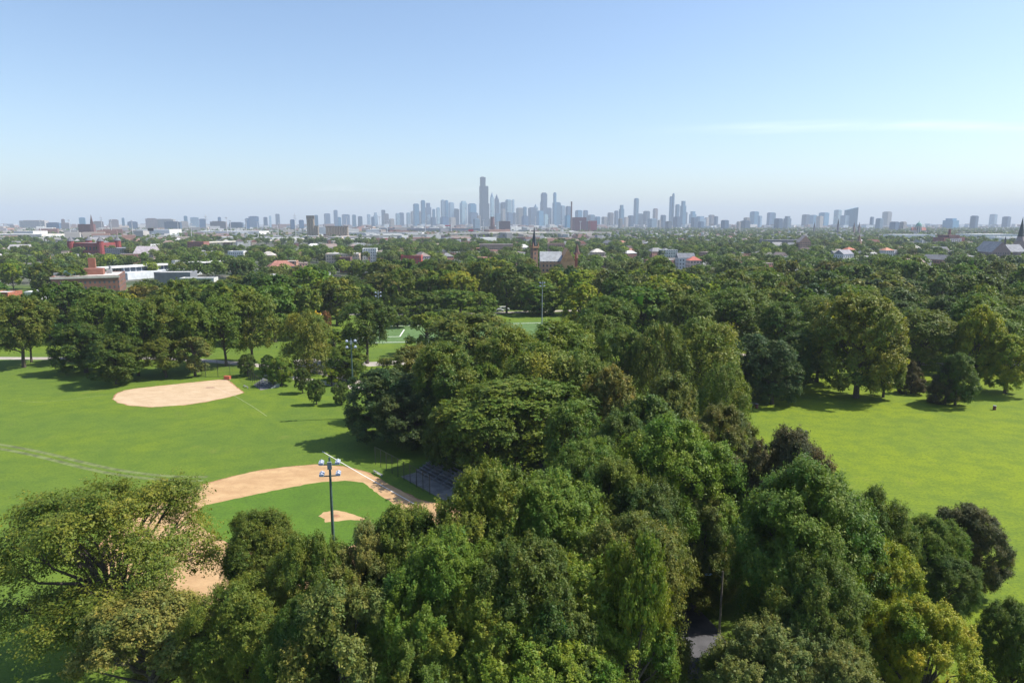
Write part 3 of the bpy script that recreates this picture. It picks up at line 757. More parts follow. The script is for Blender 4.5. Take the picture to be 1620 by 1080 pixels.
building('shed', 'low flat-topped white shed right of the grey-walled hall', 'shed', 284, 336, 441, 450, 9, (.55, .55, .54), (.72, .70, .66), wm=plain_m, rz=.1)
building('garage', 'flat white-topped garage in the trees left of the brick school', 'garage', 38, 62, 463, 400, 12, (.7, .7, .72), (.75, .76, .8), wm=plain_m)
building('rowhouse', 'brick house corner with an orange wall at the left border below the school', 'house', -20, 12, 464, 395, 12, (.40, .14, .08), (.6, .6, .6))

# red brick turreted building
t = building('brick_hall', 'bright red brick hall with grey pointed corner turrets', 'hall', 112, 163, 385, 930, 34, RED, (.30, .30, .32), rz=-.12)
for (fx, fy) in ((.5, -.5), (-.5, -.5), (.5, .5), (-.5, .5)):
    tu = on(t, 'turret', plain_m, (.27, .05, .05), lambda b, w, d, h: b.cyl(fx * w, fy * d, 0, h + 3, 4.2, 4.2, 10))
    q = MB().cyl(fx * t['_w'], fy * t['_d'], t['_h'] + 3.003, t['_h'] + 9, 4.8, .2, 10).build('turret_roof', roof_m, None, (.16, .16, .18)); q.parent = tu
for i in range(7):
    on(t, 'window', glass_m, None, lambda b, w, d, h: b.box(-w * .38 + i * w * .125, -w * .38 + i * w * .125 + 2.2, -d / 2 - .12, -d / 2 - .03, h - 9, h - 4.5))
on(t, 'base_band', plain_m, (.6, .57, .52), lambda b, w, d, h: b.box(-w / 2, w / 2, -d / 2 - .3, -d / 2 - .125, 0, 3))

# church in the middle with a long pale roof and a brick steeple
c = building('church', 'church with a long pale slate roof and an orange brick gable', 'church', 855, 889, 413.5, 490, 19, (.50, .30, .20), (.34, .36, .38), kind='gable')
on(c, 'transept', plain_m, (.60, .33, .19), lambda b, w, d, h: b.box(w / 2 - 1, w / 2 + 9, -d / 2 - 3, d / 2 + 3, 0, h))
def gab(b, w, d, h):
    x0, x1, y0 = w / 2 - 1, w / 2 + 9, -d / 2 - 3
    b.add([(x0, y0, h), (x1, y0, h), ((x0 + x1) / 2, y0, h + 9), (x0, y0 + 30, h), (x1, y0 + 30, h), ((x0 + x1) / 2, y0 + 30, h + 9)], [(0, 1, 2), (5, 4, 3), (0, 2, 5, 3), (1, 4, 5, 2)])
on(c, 'gable', roof_m, (.62, .33, .17), gab)
on(c, 'side_turret', plain_m, (.16, .07, .06), lambda b, w, d, h: (b.box(w / 2 + 10, w / 2 + 12, -2, 0, 0, h + 2), b.cyl(w / 2 + 11, -1, h + 2.01, h + 6, 1.6, .1, 8)))
X, Y, _ = at(845, 400, 470)
st = empty('steeple', (X, Y, 0)); ztop = at(846, 359, 470)[2]; zb = at(846, 392, 470)[2]
st.rotation_euler.z = .5; MB().box(-1.9, 1.9, -1.9, 1.9, 0, zb).build('tower', wall_m, st, (.27, .15, .11)); MB().box(-2.5, 2.5, -2.5, 2.5, zb + .003, zb + 1).build('cornice', plain_m, st, (.45, .25, .16))
for sx in (-1, 1):
    for sy in (-1, 1): MB().cyl(sx * 2, sy * 2, zb + 1.003, zb + 4, .7, .05, 6).build('pinnacle', plain_m, st, (.4, .2, .13))
MB().cyl(0, 0, zb + 1.003, ztop, 1.8, .1, 8).build('spire', roof_m, st, (.07, .085, .11))
tag(st, 'slim dark spire on a square brick tower left of the pale church roof', 'steeple')

# other landmark buildings:  name,label,cat,x0,x1,ytop,d,depth,wall,roof,kind,rz
for a in (
 ('apartment_building', 'white flat-roofed apartment block behind a brick wing, left of centre', 'apartment block', 513, 565, 402, 760, 30, (.55, .45, .36), (.72, .72, .70), 'flat', .1),
 ('apartment_building', 'small white three-storey block right of the long flat roofs', 'apartment block', 572, 594, 394, 780, 16, (.74, .74, .72), (.7, .7, .7), 'flat', .1),
 ('apartment_building', 'dark red brick block in front of the white flat-roofed apartments', 'apartment block', 536, 553, 408, 620, 12, (.20, .09, .075), (.45, .4, .38), 'flat', .1),
 ('apartment_building', 'brick flats with an orange end wall between the tree crowns', 'apartment block', 632, 656, 394, 860, 16, (.36, .20, .15), (.5, .5, .5), 'flat', .1),
 ('house', 'house with a bright red roof edge between crowns left of the centre', 'house', 634, 666, 405, 700, 14, (.42, .07, .06), (.5, .42, .4), 'flat', 0),
 ('house', 'brown flat-roofed house left of the white-roofed garage row', 'house', 410, 432, 404, 760, 14, (.36, .27, .20), (.5, .46, .42), 'hip', .1),
 ('garage', 'low white-roofed garage in front of the left park belt', 'garage', 432, 466, 414, 640, 14, (.45, .25, .17), (.80, .80, .78), 'flat', .15),
 ('house', 'white gabled wooden house glimpsed between dark elms', 'house', 421, 434, 441, 470, 10, (.80, .80, .80), (.3, .3, .32), 'gable_front', 0),
 ('rowhouse', 'wide tan flat-roofed building behind the steeple', 'row house', 758, 811, 387, 900, 22, (.50, .34, .26), (.33, .36, .42), 'flat', .05),
 ('rowhouse', 'long pinkish brick row right of the steeple', 'row house', 868, 893, 386, 900, 18, (.48, .28, .22), (.45, .38, .36), 'flat', .05),
 ('house', 'house with a grey gabled roof in the trees right of the church', 'house', 1073, 1100, 408, 620, 12, (.60, .62, .64), (.19, .20, .23), 'gable', 0),
 ('house', 'house with a red tiled roof beside the grey gabled house', 'house', 1090, 1110, 412, 590, 11, (.7, .5, .45), (.50, .15, .11), 'hip', 0),
 ('house', 'flat white house behind the grey gabled house', 'house', 1046, 1072, 396, 760, 12, (.68, .66, .62), (.6, .6, .6), 'flat', .1),
 ('house', 'house with a pale hipped roof right of the church turret', 'house', 936, 956, 399, 720, 12, (.55, .42, .36), (.6, .56, .5), 'hip', .1),
 ('house', 'white bungalow with a grey gabled roof, right half', 'house', 1328, 1350, 402, 690, 12, (.70, .70, .72), (.30, .30, .34), 'gable', .4),
 ('house', 'house with a red tiled roof above the white bungalows', 'house', 1340, 1353, 395, 740, 10, (.6, .5, .45), (.55, .2, .13), 'hip', .1),
 ('house', 'house with an orange hipped roof among the far right crowns', 'house', 1400, 1414, 396, 800, 12, (.78, .74, .7), (.58, .27, .17), 'hip', .1),
 ('factory', 'long grey-brown low factory among the trees under the slanted glass tower', 'factory', 1212, 1275, 380, 1150, 30, (.28, .25, .24), (.3, .31, .34), 'flat', .08),
 ('house', 'orange brick gable end right of the long grey-brown factory', 'house', 1265, 1283, 383, 1050, 14, (.50, .30, .22), (.5, .4, .35), 'gable_front', 0),
 ('warehouse', 'long bright white warehouse left of the dark red school', 'warehouse', 1418, 1480, 371.5, 1700, 60, WHITE, WHITE, 'flat', 0),
 ('warehouse', 'bright white warehouse between the dark red school and the right spire', 'warehouse', 1545, 1615, 371, 1700, 80, WHITE, WHITE, 'flat', 0),
 ('warehouse', 'lower white warehouse front beside the right spire', 'warehouse', 1585, 1640, 376, 1400, 50, WHITE, WHITE, 'flat', 0),
 ('warehouse', 'stepped pale warehouse at the far left border', 'warehouse', -40, 66, 371, 1750, 90, (.66, .62, .55), (.75, .73, .68), 'flat', 0),
 ('warehouse', 'taller pale bay standing on the stepped warehouse', 'warehouse', 22, 52, 366, 1900, 60, (.75, .73, .70), (.75, .73, .68), 'flat', 0),
 ('warehouse', 'long white distribution hall behind the black billboard', 'warehouse', 215, 268, 363.5, 2200, 80, WHITE, WHITE, 'flat', 0),
 ('warehouse', 'very long white hall right of the distribution hall', 'warehouse', 312, 410, 366, 2300, 90, WHITE, (.7, .7, .7), 'flat', 0),
 ('warehouse', 'white hall between the silo tower and the silo row', 'warehouse', 502, 516, 359.5, 2300, 50, WHITE, WHITE, 'flat', 0),
 ('warehouse', 'white shed with a slanted roof right of the silo row', 'warehouse', 579, 600, 363.5, 2200, 40, WHITE, WHITE, 'flat', 0),
 ('warehouse', 'very long grey hall under the skyline', 'warehouse', 600, 760, 361.5, 2900, 90, (.24, .26, .30), (.3, .33, .36), 'flat', 0),
 ('warehouse', 'long white terminal in front of the grey hall', 'warehouse', 552, 668, 368, 2100, 60, (.62, .6, .58), WHITE, 'flat', 0),
 ('house', 'red brick block beyond the far left trees', 'apartment block', 296, 322, 383, 1050, 20, (.32, .13, .10), (.4, .3, .28), 'flat', 0),
 ('house', 'white and glass flats right of the elevated road', 'apartment block', 360, 385, 398, 900, 16, (.70, .70, .70), (.6, .6, .6), 'flat', 0),
 ('house', 'orange brick houses below the far left warehouses', 'row house', 52, 68, 405, 820, 14, (.50, .24, .15), (.6, .56, .5), 'flat', 0),
 ('house', 'long grey row of flats right of the turreted hall', 'row house', 165, 205, 393, 900, 30, (.36, .33, .34), (.42, .42, .44), 'flat', .1),
 ('house', 'pinkish row of houses at the foot of the turreted hall', 'row house', 210, 240, 401, 830, 24, (.50, .38, .36), (.45, .40, .42), 'gable', .1),
 ('house', 'grey roofed cottages above the far left trees', 'row house', 10, 40, 395, 950, 20, (.5, .45, .42), (.42, .4, .4), 'gable', .1),
):
    building(a[0], a[1], a[2], *a[3:8], a[8], a[9], a[10], a[11], wm=plain_m if a[0] == 'warehouse' else None)

# dark red school on the right
s = building('school', 'long dark red brick school with a square chimney on the right', 'school', 1481, 1532, 376, 1330, 22, (.24, .065, .055), (.25, .12, .1), rz=.42)
on(s, 'centre_block', wall_m, (.16, .05, .05), lambda b, w, d, h: b.box(-w * .28, w * .22, -d / 2 - 1, d / 2, h + .7, h + 5))
on(s, 'chimney', plain_m, (.20, .07, .06), lambda b, w, d, h: b.box(w * .08, w * .12, 2, 6, h + 5.01, h + 16))
for i in range(6): on(s, 'window', plain_m, (.45, .45, .5), lambda b, w, d, h: b.box(-w * .22 + i * 6, -w * .22 + i * 6 + 3.2, -d / 2 - 1.2, -d / 2 - .06, h - 8, h - 1))
# church at the right border with needle spire
c = building('church', 'brick church with a steep slate roof at the right border', 'church', 1570, 1600, 392, 760, 30, (.33, .24, .23), (.27, .28, .31), kind='gable_front', h=at(1585, 399, 760)[2])
on(c, 'nave', roof_m, (.30, .31, .34), lambda b, w, d, h: b.gable(w / 2, w / 2 + 24, -4, 16, h, h + 8))
X, Y, _ = at(1614, 380, 800); st = empty('steeple', (X, Y, 0))
MB().box(-4, 4, -4, 4, 0, at(1614, 381, 800)[2]).build('tower', plain_m, st, (.36, .28, .26)); z1 = at(1614, 381, 800)[2]
MB().cyl(0, 0, z1 + .003, z1 + 5, 4.4, 3.2, 8).build('belfry', plain_m, st, (.30, .25, .25)); MB().cyl(0, 0, z1 + 5.003, at(1614, 343, 800)[2], 3.2, .1, 8).build('spire', roof_m, st, (.06, .08, .09))
tag(st, 'tall needle-like dark spire at the right border', 'steeple')
X, Y, _ = at(1590.5, 380, 780); b = MB().cyl(0, 0, 0, at(1590, 381, 780)[2], .9, .9, 6); b.cyl(0, 0, at(1590, 381, 780)[2] + .01, at(1590, 373, 780)[2], 1.2, .05, 6)
o = empty('small_spire', (X, Y, 0)); b.build('spire', roof_m, o, (.1, .1, .12)); MB().box(-2, 2, -2, 2, 0, 12).build('tower', plain_m, o, (.3, .25, .22)); tag(o, 'tiny roof spire between the slate church roof and the needle spire', 'spire')

# green domed church
X, Y, _ = at(1454, 352, 2600); o = empty('domed_church', (X, Y, 0)); zd = at(1454, 358, 2600)[2]
MB().cyl(0, 0, 0, zd, 11, 11, 16).build('drum', piers_m, o, (.62, .56, .48)); MB().dome(0, 0, zd, 10.5, 14).build('dome', roof_m, o, (.16, .38, .32)); MB().cyl(0, 0, zd + 14, zd + 22, 1.6, .1, 8).build('lantern', roof_m, o, (.18, .4, .34))
MB().gable(-26, 26, -8, 8, 16, 27).build('roof', roof_m, o, (.48, .18, .14)); MB().box(-26, 26, -8, 8, 0, 15.9).build('wall', wall_m, o, (.6, .52, .45))
tag(o, 'church with a green copper dome and red roofs', 'church')

# brick church with twin-pinnacled spire far left, small spires
for x, yt, d, wdt, lab, col in ((143.5, 339, 2100, 8, 'dark pointed brick church tower far left on the horizon', (.10, .05, .05)), (1327, 345, 2600, 6, 'small dark church spire before the slanted glass tower', (.08, .08, .1)),
        (1289, 350, 2600, 5, 'tiny dark spire left of the small church spire', (.1, .1, .12)), (1360, 351, 2300, 6, 'squat brown bell tower right of the slanted glass tower', (.16, .12, .11)), (1352, 351, 2350, 6, 'twin of the squat brown bell tower, left one', (.16, .12, .11)),
        (1360, 371, 1100, 6, 'brown brick bell tower rising from the trees of the right half', (.25, .16, .12)), (913, 385, 700, 5, 'dark pointed turret above the trees right of the church', (.15, .07, .06))):
    X, Y, z = at(x, yt, d); o = empty('church_tower', (X, Y, 0), .5); zz = z * .62
    MB().box(-wdt / 2, wdt / 2, -wdt / 2, wdt / 2, 0, zz).build('tower', plain_m, o, tuple(min(1, v * 1.5) for v in col)); MB().cyl(0, 0, zz + .003, z, wdt * .55, .1, 8).build('spire', roof_m, o, col)
    tag(o, lab, 'church tower')

# grain silos
def silo_row(label, x0, x1, yt, d, n, head):
    xa, _, z = at(x0, yt, d); xb = at(x1, yt, d)[0]; r = (xb - xa) / n / 2
    o = empty('grain_silo', ((xa + xb) / 2, d, 0))
    for i in range(n):
        MB().cyl(-(xb - xa) / 2 + r * (2 * i + 1), 0, 0, z * (.86 if head else .92), r * .98, r * .98, 12).build('silo', plain_m, o, (.36, .29, .22))
    MB().box(-(xb - xa) / 2, (xb - xa) / 2, -r * .6, r * .6, z * (.86 if head else .92) + .01, z).build('gallery', wall_m, o, (.30, .25, .20))
    tag(o, label, 'grain silo'); return o
silo_row('tall tan concrete grain tower on the horizon left of centre', 484.5, 497, 341, 1900, 3, True)
silo_row('lower tan silo attached to the tall grain tower', 497.5, 504, 357, 1900, 2, False)
silo_row('long low row of tan grain silos with a dark gallery', 515, 551, 357.5, 1950, 9, False)

# chimneys
for x, yt, d, r, col, lab in ((904.3, 319, 3200, 4.2, (.22, .15, .15), 'very tall slender brown chimney in front of the skyline'), (779, 343, 3000, 10, (.20, .10, .10), 'thick dark red brick stack under the tallest tower'), (787, 351, 3000, 8, (.6, .6, .6), 'short pale tank right of the thick brick stack')):
    X, Y, z = at(x, yt, d); o = empty('chimney', (X, Y, 0)); MB().cyl(0, 0, 0, z * .93, r, r * .8, 14).build('shaft', plain_m, o, col); MB().cyl(0, 0, z * .93 + .003, z, r * .9, r * .85, 14).build('rim', plain_m, o, tuple(v * .6 for v in col)); tag(o, lab, 'chimney')

# elevated expressway
conc = mat('pale_concrete', (.52, .49, .44), .85, .25, .05)
def viaduct(pts, hgt, wid, label, thick=2.2):
    P = [at(x, y, d)[:2] + (hgt,) for x, y, d in pts]
    xs = [(p[0], p[1]) for p in P]; o = empty('elevated_road', (xs[0][0], xs[0][1], 0)); ox, oy = xs[0]
    D = MB(); n = len(P)
    vs = []
    for i, p in enumerate(P):
        a = Vector(P[max(i - 1, 0)][:2]); b2 = Vector(P[min(i + 1, n - 1)][:2]); dd = (b2 - a).normalized(); q = Vector((-dd.y, dd.x)) * wid / 2
        z = CAM_H + ray(*pts[i][:2])[2] * pts[i][2] / ray(*pts[i][:2])[1]
        vs += [(p[0] - ox + q.x, p[1] - oy + q.y, z - thick), (p[0] - ox - q.x, p[1] - oy - q.y, z - thick), (p[0] - ox - q.x, p[1] - oy - q.y, z), (p[0] - ox + q.x, p[1] - oy + q.y, z)]
    fs = []
    for i in range(n - 1):
        for k in range(4): fs.append((i * 4 + k, i * 4 + (k + 1) % 4, (i + 1) * 4 + (k + 1) % 4, (i + 1) * 4 + k))
    D.add(vs, fs + [(0, 1, 2, 3), tuple((n - 1) * 4 + k for k in (3, 2, 1, 0))]); D.build('deck', conc, o)
    tot = 0
    for i in range(n - 1):
        a, b2 = Vector(vs[i * 4]), Vector(vs[(i + 1) * 4]); L_ = (b2 - a).length; k = max(2, int(L_ / 38))
        for j in range(k):
            p = a.lerp(b2, (j + .5) / k); MB().box(p.x - 1.2, p.x + 1.2, p.y - 4, p.y - 1.5, 0, p.z - .01).build('pier', conc, o); tot += 1
    return tag(o, label, 'elevated road')
viaduct([(318, 382.5, 1250), (420, 379.5, 1450), (500, 376, 1700), (560, 375.5, 1750), (610, 380, 1500)], 12, 16, 'nearer elevated concrete road curving past the silos')
viaduct([(395, 375, 1900), (560, 373, 1950), (680, 370.5, 2000), (770, 367, 2050), (860, 366.5, 2200), (965, 367, 2300)], 14, 22, 'long pale elevated expressway below the skyline', 5)

# tall transmission and highway light poles
for i, (x, yt, yb) in enumerate(((66.5, 349, 383), (112.5, 349, 380), (163, 341, 377), (177.5, 349, 376), (211, 350, 379), (283, 351, 377), (304, 355, 383), (328, 339, 380), (360, 345, 374), (366, 350, 377), (391, 348, 379), (468.5, 337, 380), (440.5, 354, 378), (409, 352, 380),
        (549, 344, 372), (601, 344, 369), (613, 350, 372), (714, 343, 371), (673, 350, 371), (737, 330, 362), (765, 348, 371), (847, 342, 370), (816, 341, 370), (869, 346, 368), (918, 351, 368), (932, 350, 367), (941, 354, 367), (806, 350, 366), (889, 350, 367), (962, 352, 368), (1020, 352, 370))):
    d = G(x, yb)[1]; X, Y, z = at(x, yt, d); X2, Y2 = G(x, yb)
    o = empty('utility_pole', (X2, Y2, 0)); rr = .00033 * d
    MB().cyl(0, 0, 0, z, rr * 1.4, rr, 6).build('pole', mat('galvanised', (.62, .62, .63), .5, .1), o)
    if x in (66.5, 163, 328, 468.5, 847, 714): [MB().box(-z * .07, z * .07, -rr, rr, z * k, z * k + rr * 1.4).build('crossarm', mat('galvanised', (.6,) * 3), o) for k in (.9, .8)]
    else: MB().box(-rr * 5, rr * 5, -rr * 2, rr * 2, z + .01, z + rr * 3).build('lamp_ring', mat('galvanised', (.6,) * 3), o)
    near = 'over the left warehouses' if x < 240 else 'beside the left elevated road' if x < 500 else 'between the silos and the tallest tower' if x < 760 else 'along the expressway right of the tallest tower'
    tag(o, f'tall thin pale pole {near}', 'pole', 'tall thin poles ' + near)
# billboards
for x0, x1, y0, y1, d, col, lab in ((233.5, 243, 361, 365.5, 1500, (.03, .03, .035), 'black billboard on a post before the white distribution hall'), (704, 713, 356, 358, 2600, (.6, .05, .08), 'red sign band on the halls under the skyline'), (741, 749, 363, 366, 2000, (.65, .03, .06), 'bright red trailer-sized sign beside the expressway'), (602, 612, 377, 379.5, 1500, (.65, .05, .08), 'red roof sign at the end of the nearer elevated road')):
    xa, _, z1 = at(x0, y0, d); xb, _, z0 = at(x1, y1, d); o = empty('billboard', ((xa + xb) / 2, d, 0)); ww = (xb - xa) / 2
    MB().box(-ww, ww, -.6, .6, z0, z1).build('panel', mat('billboard_' + lab.split()[0], col, .5, .1), o); MB().cyl(0, 0, 0, z0 - .003, .9).build('post', metal_m, o); tag(o, lab, 'billboard')

# ---- skyline: x0, x1, top row, tone, crown
GLS = (.06, .25, .42); PBL = (.36, .52, .66); SLT = (.06, .13, .25); STN = (.48, .42, .37); DRK = (.05, .06, .085); BRN = (.24, .17, .15)
TN = {GLS: 'blue glass', PBL: 'pale', SLT: 'slate grey', STN: 'beige stone', DRK: 'dark', BRN: 'reddish brown'}
def z2(L_): return [(400 + a / 3.951, 400 + b / 3.951, 270 + c / 3.951, t, *r) for a, b, c, t, *r in L_]
def z3(L_): return [(810 + a / 3.951, 810 + b / 3.951, 270 + c / 3.951, t, *r) for a, b, c, t, *r in L_]
def z4(L_): return [(1210 + a / 3.951, 1210 + b / 3.951, 300 + c / 3.951, t, *r) for a, b, c, t, *r in L_]
def z1(L_): return [(a / 3.951, b / 3.951, 320 + c / 3.951, t, *r) for a, b, c, t, *r in L_]
SKY = z1([(135, 290, 112, STN), (295, 375, 126, SLT), (380, 405, 105, BRN), (378, 440, 128, BRN), (490, 535, 95, GLS), (575, 650, 118, BRN), (675, 745, 107, BRN), (758, 778, 97, GLS), (790, 865, 120, SLT), (900, 990, 100, BRN), (975, 1090, 104, STN), (1030, 1130, 120, SLT), (1145, 1172, 85, GLS), (1183, 1245, 93, PBL), (1240, 1290, 103, SLT), (1358, 1382, 92, SLT), (1315, 1415, 118, BRN), (1435, 1520, 124, SLT), (1530, 1560, 100, SLT), (1548, 1620, 87, SLT), (1120, 1180, 118, STN)]) \
 + z2([(10, 38, 288, SLT), (63, 92, 290, SLT), (100, 115, 282, PBL), (138, 168, 270, SLT), (230, 262, 305, SLT), (285, 320, 308, SLT), (380, 408, 277, GLS), (442, 485, 267, SLT), (502, 530, 246, SLT), (528, 552, 290, GLS), (553, 607, 273, SLT), (618, 645, 275, GLS), (655, 685, 285, SLT), (712, 735, 272, PBL), (738, 760, 288, SLT), (752, 780, 262, PBL, 'step'), (802, 828, 245, SLT), (815, 850, 268, BRN), (850, 885, 300, STN), (890, 920, 266, PBL), (912, 945, 262, SLT), (958, 985, 262, PBL), (1000, 1040, 206, GLS), (985, 1035, 252, STN), (1035, 1082, 252, STN), (1048, 1078, 185, GLS), (1075, 1115, 202, SLT, 'step'), (1085, 1112, 275, PBL), (1112, 1145, 290, SLT), (1120, 1140, 240, GLS), (1145, 1170, 230, PBL), (1173, 1200, 182, PBL), (1198, 1222, 185, GLS), (1222, 1258, 198, PBL), (1236, 1290, 238, SLT), (1226, 1268, 292, STN), (1170, 1225, 288, SLT), (1292, 1340, 190, PBL, 'crown'), (1343, 1398, 205, GLS), (1345, 1410, 262, SLT), (1375, 1420, 300, PBL), (1400, 1425, 280, STN),
   (1482, 1508, 135, PBL, 'point'), (1510, 1538, 148, SLT, 'point'), (1535, 1550, 200, PBL), (1548, 1585, 197, SLT), (1550, 1580, 238, STN), (1578, 1618, 180, PBL), (1585, 1625, 262, SLT), (1475, 1512, 300, STN), (1510, 1548, 268, GLS)]) \
 + z3([(0, 15, 180, PBL), (4, 24, 262, SLT), (25, 70, 232, STN), (68, 92, 226, GLS), (60, 102, 282, SLT), (100, 155, 230, SLT), (133, 163, 208, PBL, 'point'), (180, 220, 138, SLT), (176, 208, 190, PBL), (205, 248, 232, SLT), (155, 197, 250, GLS), (195, 225, 272, PBL), (258, 278, 136, GLS), (253, 305, 197, GLS), (300, 332, 218, PBL), (285, 325, 266, GLS), (335, 370, 222, SLT), (330, 365, 278, GLS), (395, 440, 247, GLS), (445, 475, 247, SLT), (475, 518, 275, GLS), (518, 552, 287, GLS), (560, 596, 288, STN), (598, 635, 262, BRN), (640, 665, 250, SLT), (670, 702, 215, GLS, 'step'), (665, 692, 298, STN), (700, 728, 290, STN), (725, 762, 280, SLT), (763, 793, 172, GLS), (765, 820, 268, SLT), (822, 862, 252, SLT), (850, 905, 300, PBL), (882, 912, 236, BRN), (930, 962, 277, SLT), (912, 932, 308, STN), (986, 1004, 160, GLS), (1003, 1017, 141, GLS), (1022, 1048, 210, GLS), (1054, 1090, 190, GLS, 'step'), (1066, 1096, 258, SLT), (1010, 1062, 287, SLT), (1110, 1152, 254, GLS, 'step'), (1120, 1160, 292, SLT), (1145, 1210, 285, PBL, 'step'), (1205, 1232, 292, STN), (1230, 1265, 276, BRN), (1265, 1288, 285, SLT), (1308, 1355, 309, SLT), (1405, 1430, 318, STN), (1430, 1488, 312, SLT), (1450, 1487, 292, STN), (1490, 1542, 255, GLS), (1540, 1563, 282, PBL), (1597, 1626, 262, SLT), (960, 1000, 316, DRK), (1165, 1200, 318, SLT)]) \
 + z4([(17, 67, 143, GLS), (62, 112, 180, SLT), (80, 160, 200, STN), (120, 165, 166, PBL, 'step'), (235, 280, 155, SLT), (280, 325, 158, GLS), (325, 365, 165, STN), (342, 400, 143, GLS), (436, 480, 126, PBL), (476, 526, 161, PBL), (660, 682, 170, SLT), (697, 740, 179, PBL), (740, 792, 137, STN), (785, 840, 200, SLT), (845, 885, 200, STN), (1122, 1208, 180, GLS, 'step'), (1290, 1334, 163, SLT, 'box'), (1410, 1452, 153, PBL, 'box'), (1490, 1536, 168, SLT, 'box')])
SKY = [(a[0], a[1], a[2], a[3], *a[4:]) for a in SKY]
SKY.sort(key=lambda s: s[0] + s[1])
ROT = R(28)
def tower(x0, x1, yt, tone, crown='', label='', d=None):
    hpx = 352 - yt
    d = d or (6400 + random.uniform(-250, 350) if hpx > 12 else 5000 + random.uniform(-600, 600))
    if yt > 345: d = random.uniform(3600, 4800)
    xa, _, z = at(x0, yt, d); xb = at(x1, yt, d)[0]; W = (xb - xa); s = W / (math.cos(ROT) + math.sin(ROT))
    if W > z * 1.6: rot = R(8); a, b = W * .93, W * .35
    else: rot = ROT; a = b = s
    kk = random.uniform(.6, 1.45); tone_ = tuple(min(.8, v * kk) for v in tone)
    nm = 'skyscraper' if z > 110 else 'city_block'
    o = empty(nm, ((xa + xb) / 2, d, 0), rot); m = random.choice((tower_m, bands_m, piers_m, tower_m))
    ztop = z; zs = z
    if crown == 'point': zs = z * .86
    elif crown == 'step': zs = z * .82
    elif crown == 'crown': zs = z * .93
    else: zs = z - max(3, z * .03)
    MB().box(-a / 2, a / 2, -b / 2, b / 2, 0, zs).build('shaft', m, o, tone_)
    if crown == 'point': MB().cyl(0, 0, zs + .01, z, a * .6, a * .05, 4).build('pointed_top', plain_m, o, tuple(v * .8 for v in tone))
    elif crown in ('step', 'crown'): MB().box(-a * .34, a * .34, -b * .34, b * .34, zs + .01, z).build('upper_tier', m, o, tone_)
    else: MB().box(-a * .36, a * .36, -b * .36, b * .36, zs + .01, z).build('roof_plant', plain_m, o, tuple(v * .75 for v in tone))
    return tag(o, label, 'skyscraper' if z > 110 else 'building')
LM = [(143, 'the far left church tower'), (311, 'the white horizon block'), (490, 'the tall grain tower'), (766, 'the tallest tower'), (860, 'the twin tall grey slabs'), (904, 'the brown chimney'), (1007, 'the lone glass tower'), (1063, 'the stepped glass cluster'), (1193, 'the first outlying glass block'), (1347, 'the slanted glass tower'), (1454, 'the green dome'), (1614, 'the needle spire')]
ORD = ['next', 'second', 'third', 'fourth', 'fifth', 'sixth', 'seventh', 'eighth', 'ninth', 'tenth', 'eleventh', 'twelfth', 'thirteenth', 'fourteenth', 'fifteenth', 'sixteenth', 'seventeenth', 'eighteenth', 'nineteenth', 'twentieth', 'twenty-first', 'twenty-second', 'twenty-third', 'twenty-fourth', 'twenty-fifth']
cxs = [(s[0] + s[1]) / 2 for s in SKY]
for s, cx in zip(SKY, cxs):
    lx, ln_ = min(LM, key=lambda l: abs(l[0] - cx)); k = sum(1 for q in cxs if min(cx, lx) < q < max(cx, lx) and q != cx)
    side = 'right' if cx > lx else 'left'; tall = (352 - s[2]); w_ = s[1] - s[0]
    sh = 'slender tower' if tall > w_ * 1.8 else 'tower' if tall > w_ else 'broad block'
    tower(*s[:4], s[4] if len(s) > 4 else '', f'{TN[s[3]]} {sh}, {ORD[min(k, 24)]} to the {side} of {ln_}')
# the tallest tower: bundled setbacks and its two mast stumps
d = 6000; X = at(766, 300, d)[0]; o = empty('skyscraper', (X, d, 0), ROT)
def zz(y): return at(766, y, d)[2]
u = 66 / (math.cos(ROT) + math.sin(ROT)) / 66 * (1480 - 1417) / 3.951 * d / 1080 / 3 / 1.0
MB().box(-1.5 * u, 1.5 * u, -1.5 * u, 1.5 * u, 0, zz(322)).build('base_tubes', piers_m, o, (.03, .05, .08))
MB().box(-1.5 * u, 1.2 * u, -1.3 * u, 1.3 * u, zz(322) + .01, zz(294.5)).build('middle_tubes', piers_m, o, (.03, .05, .08))
MB().box(-1.35 * u, .35 * u, -.6 * u, 1.0 * u, zz(294.5) + .01, zz(280.5)).build('upper_tubes', piers_m, o, (.03, .05, .08))
for k in (-.9, -.3): MB().cyl(k * u, .2 * u, zz(280.5) + .01, zz(279), 5, 4, 8).build('antenna_base', plain_m, o, (.5, .5, .5))
tag(o, 'tallest dark stepped tower of the whole skyline', 'skyscraper')
# slanted glass tower at the right
d = 5200; xa, _, za = at(1338, 332.5, d); xb, _, zb2 = at(1356.5, 328, d); o = empty('skyscraper', ((xa + xb) / 2, d, 0)); hw = (xb - xa) / 2
q = MB(); q.add([(-hw, -12, 0), (hw, -18, 0), (hw, 14, 0), (-hw, 20, 0), (-hw, -12, za), (hw, -18, zb2), (hw, 14, zb2), (-hw, 20, za)], [(3, 2, 1, 0), (4, 5, 6, 7), (0, 1, 5, 4), (1, 2, 6, 5), (2, 3, 7, 6), (3, 0, 4, 7)])
q.build('shaft', bands_m, o, (.10, .27, .38)); MB().box(-hw - 12, hw + 10, -19, -18.1, 0, 14).build('podium', plain_m, o, STN); tag(o, 'wide blue glass slab tower with a slanted top', 'skyscraper')
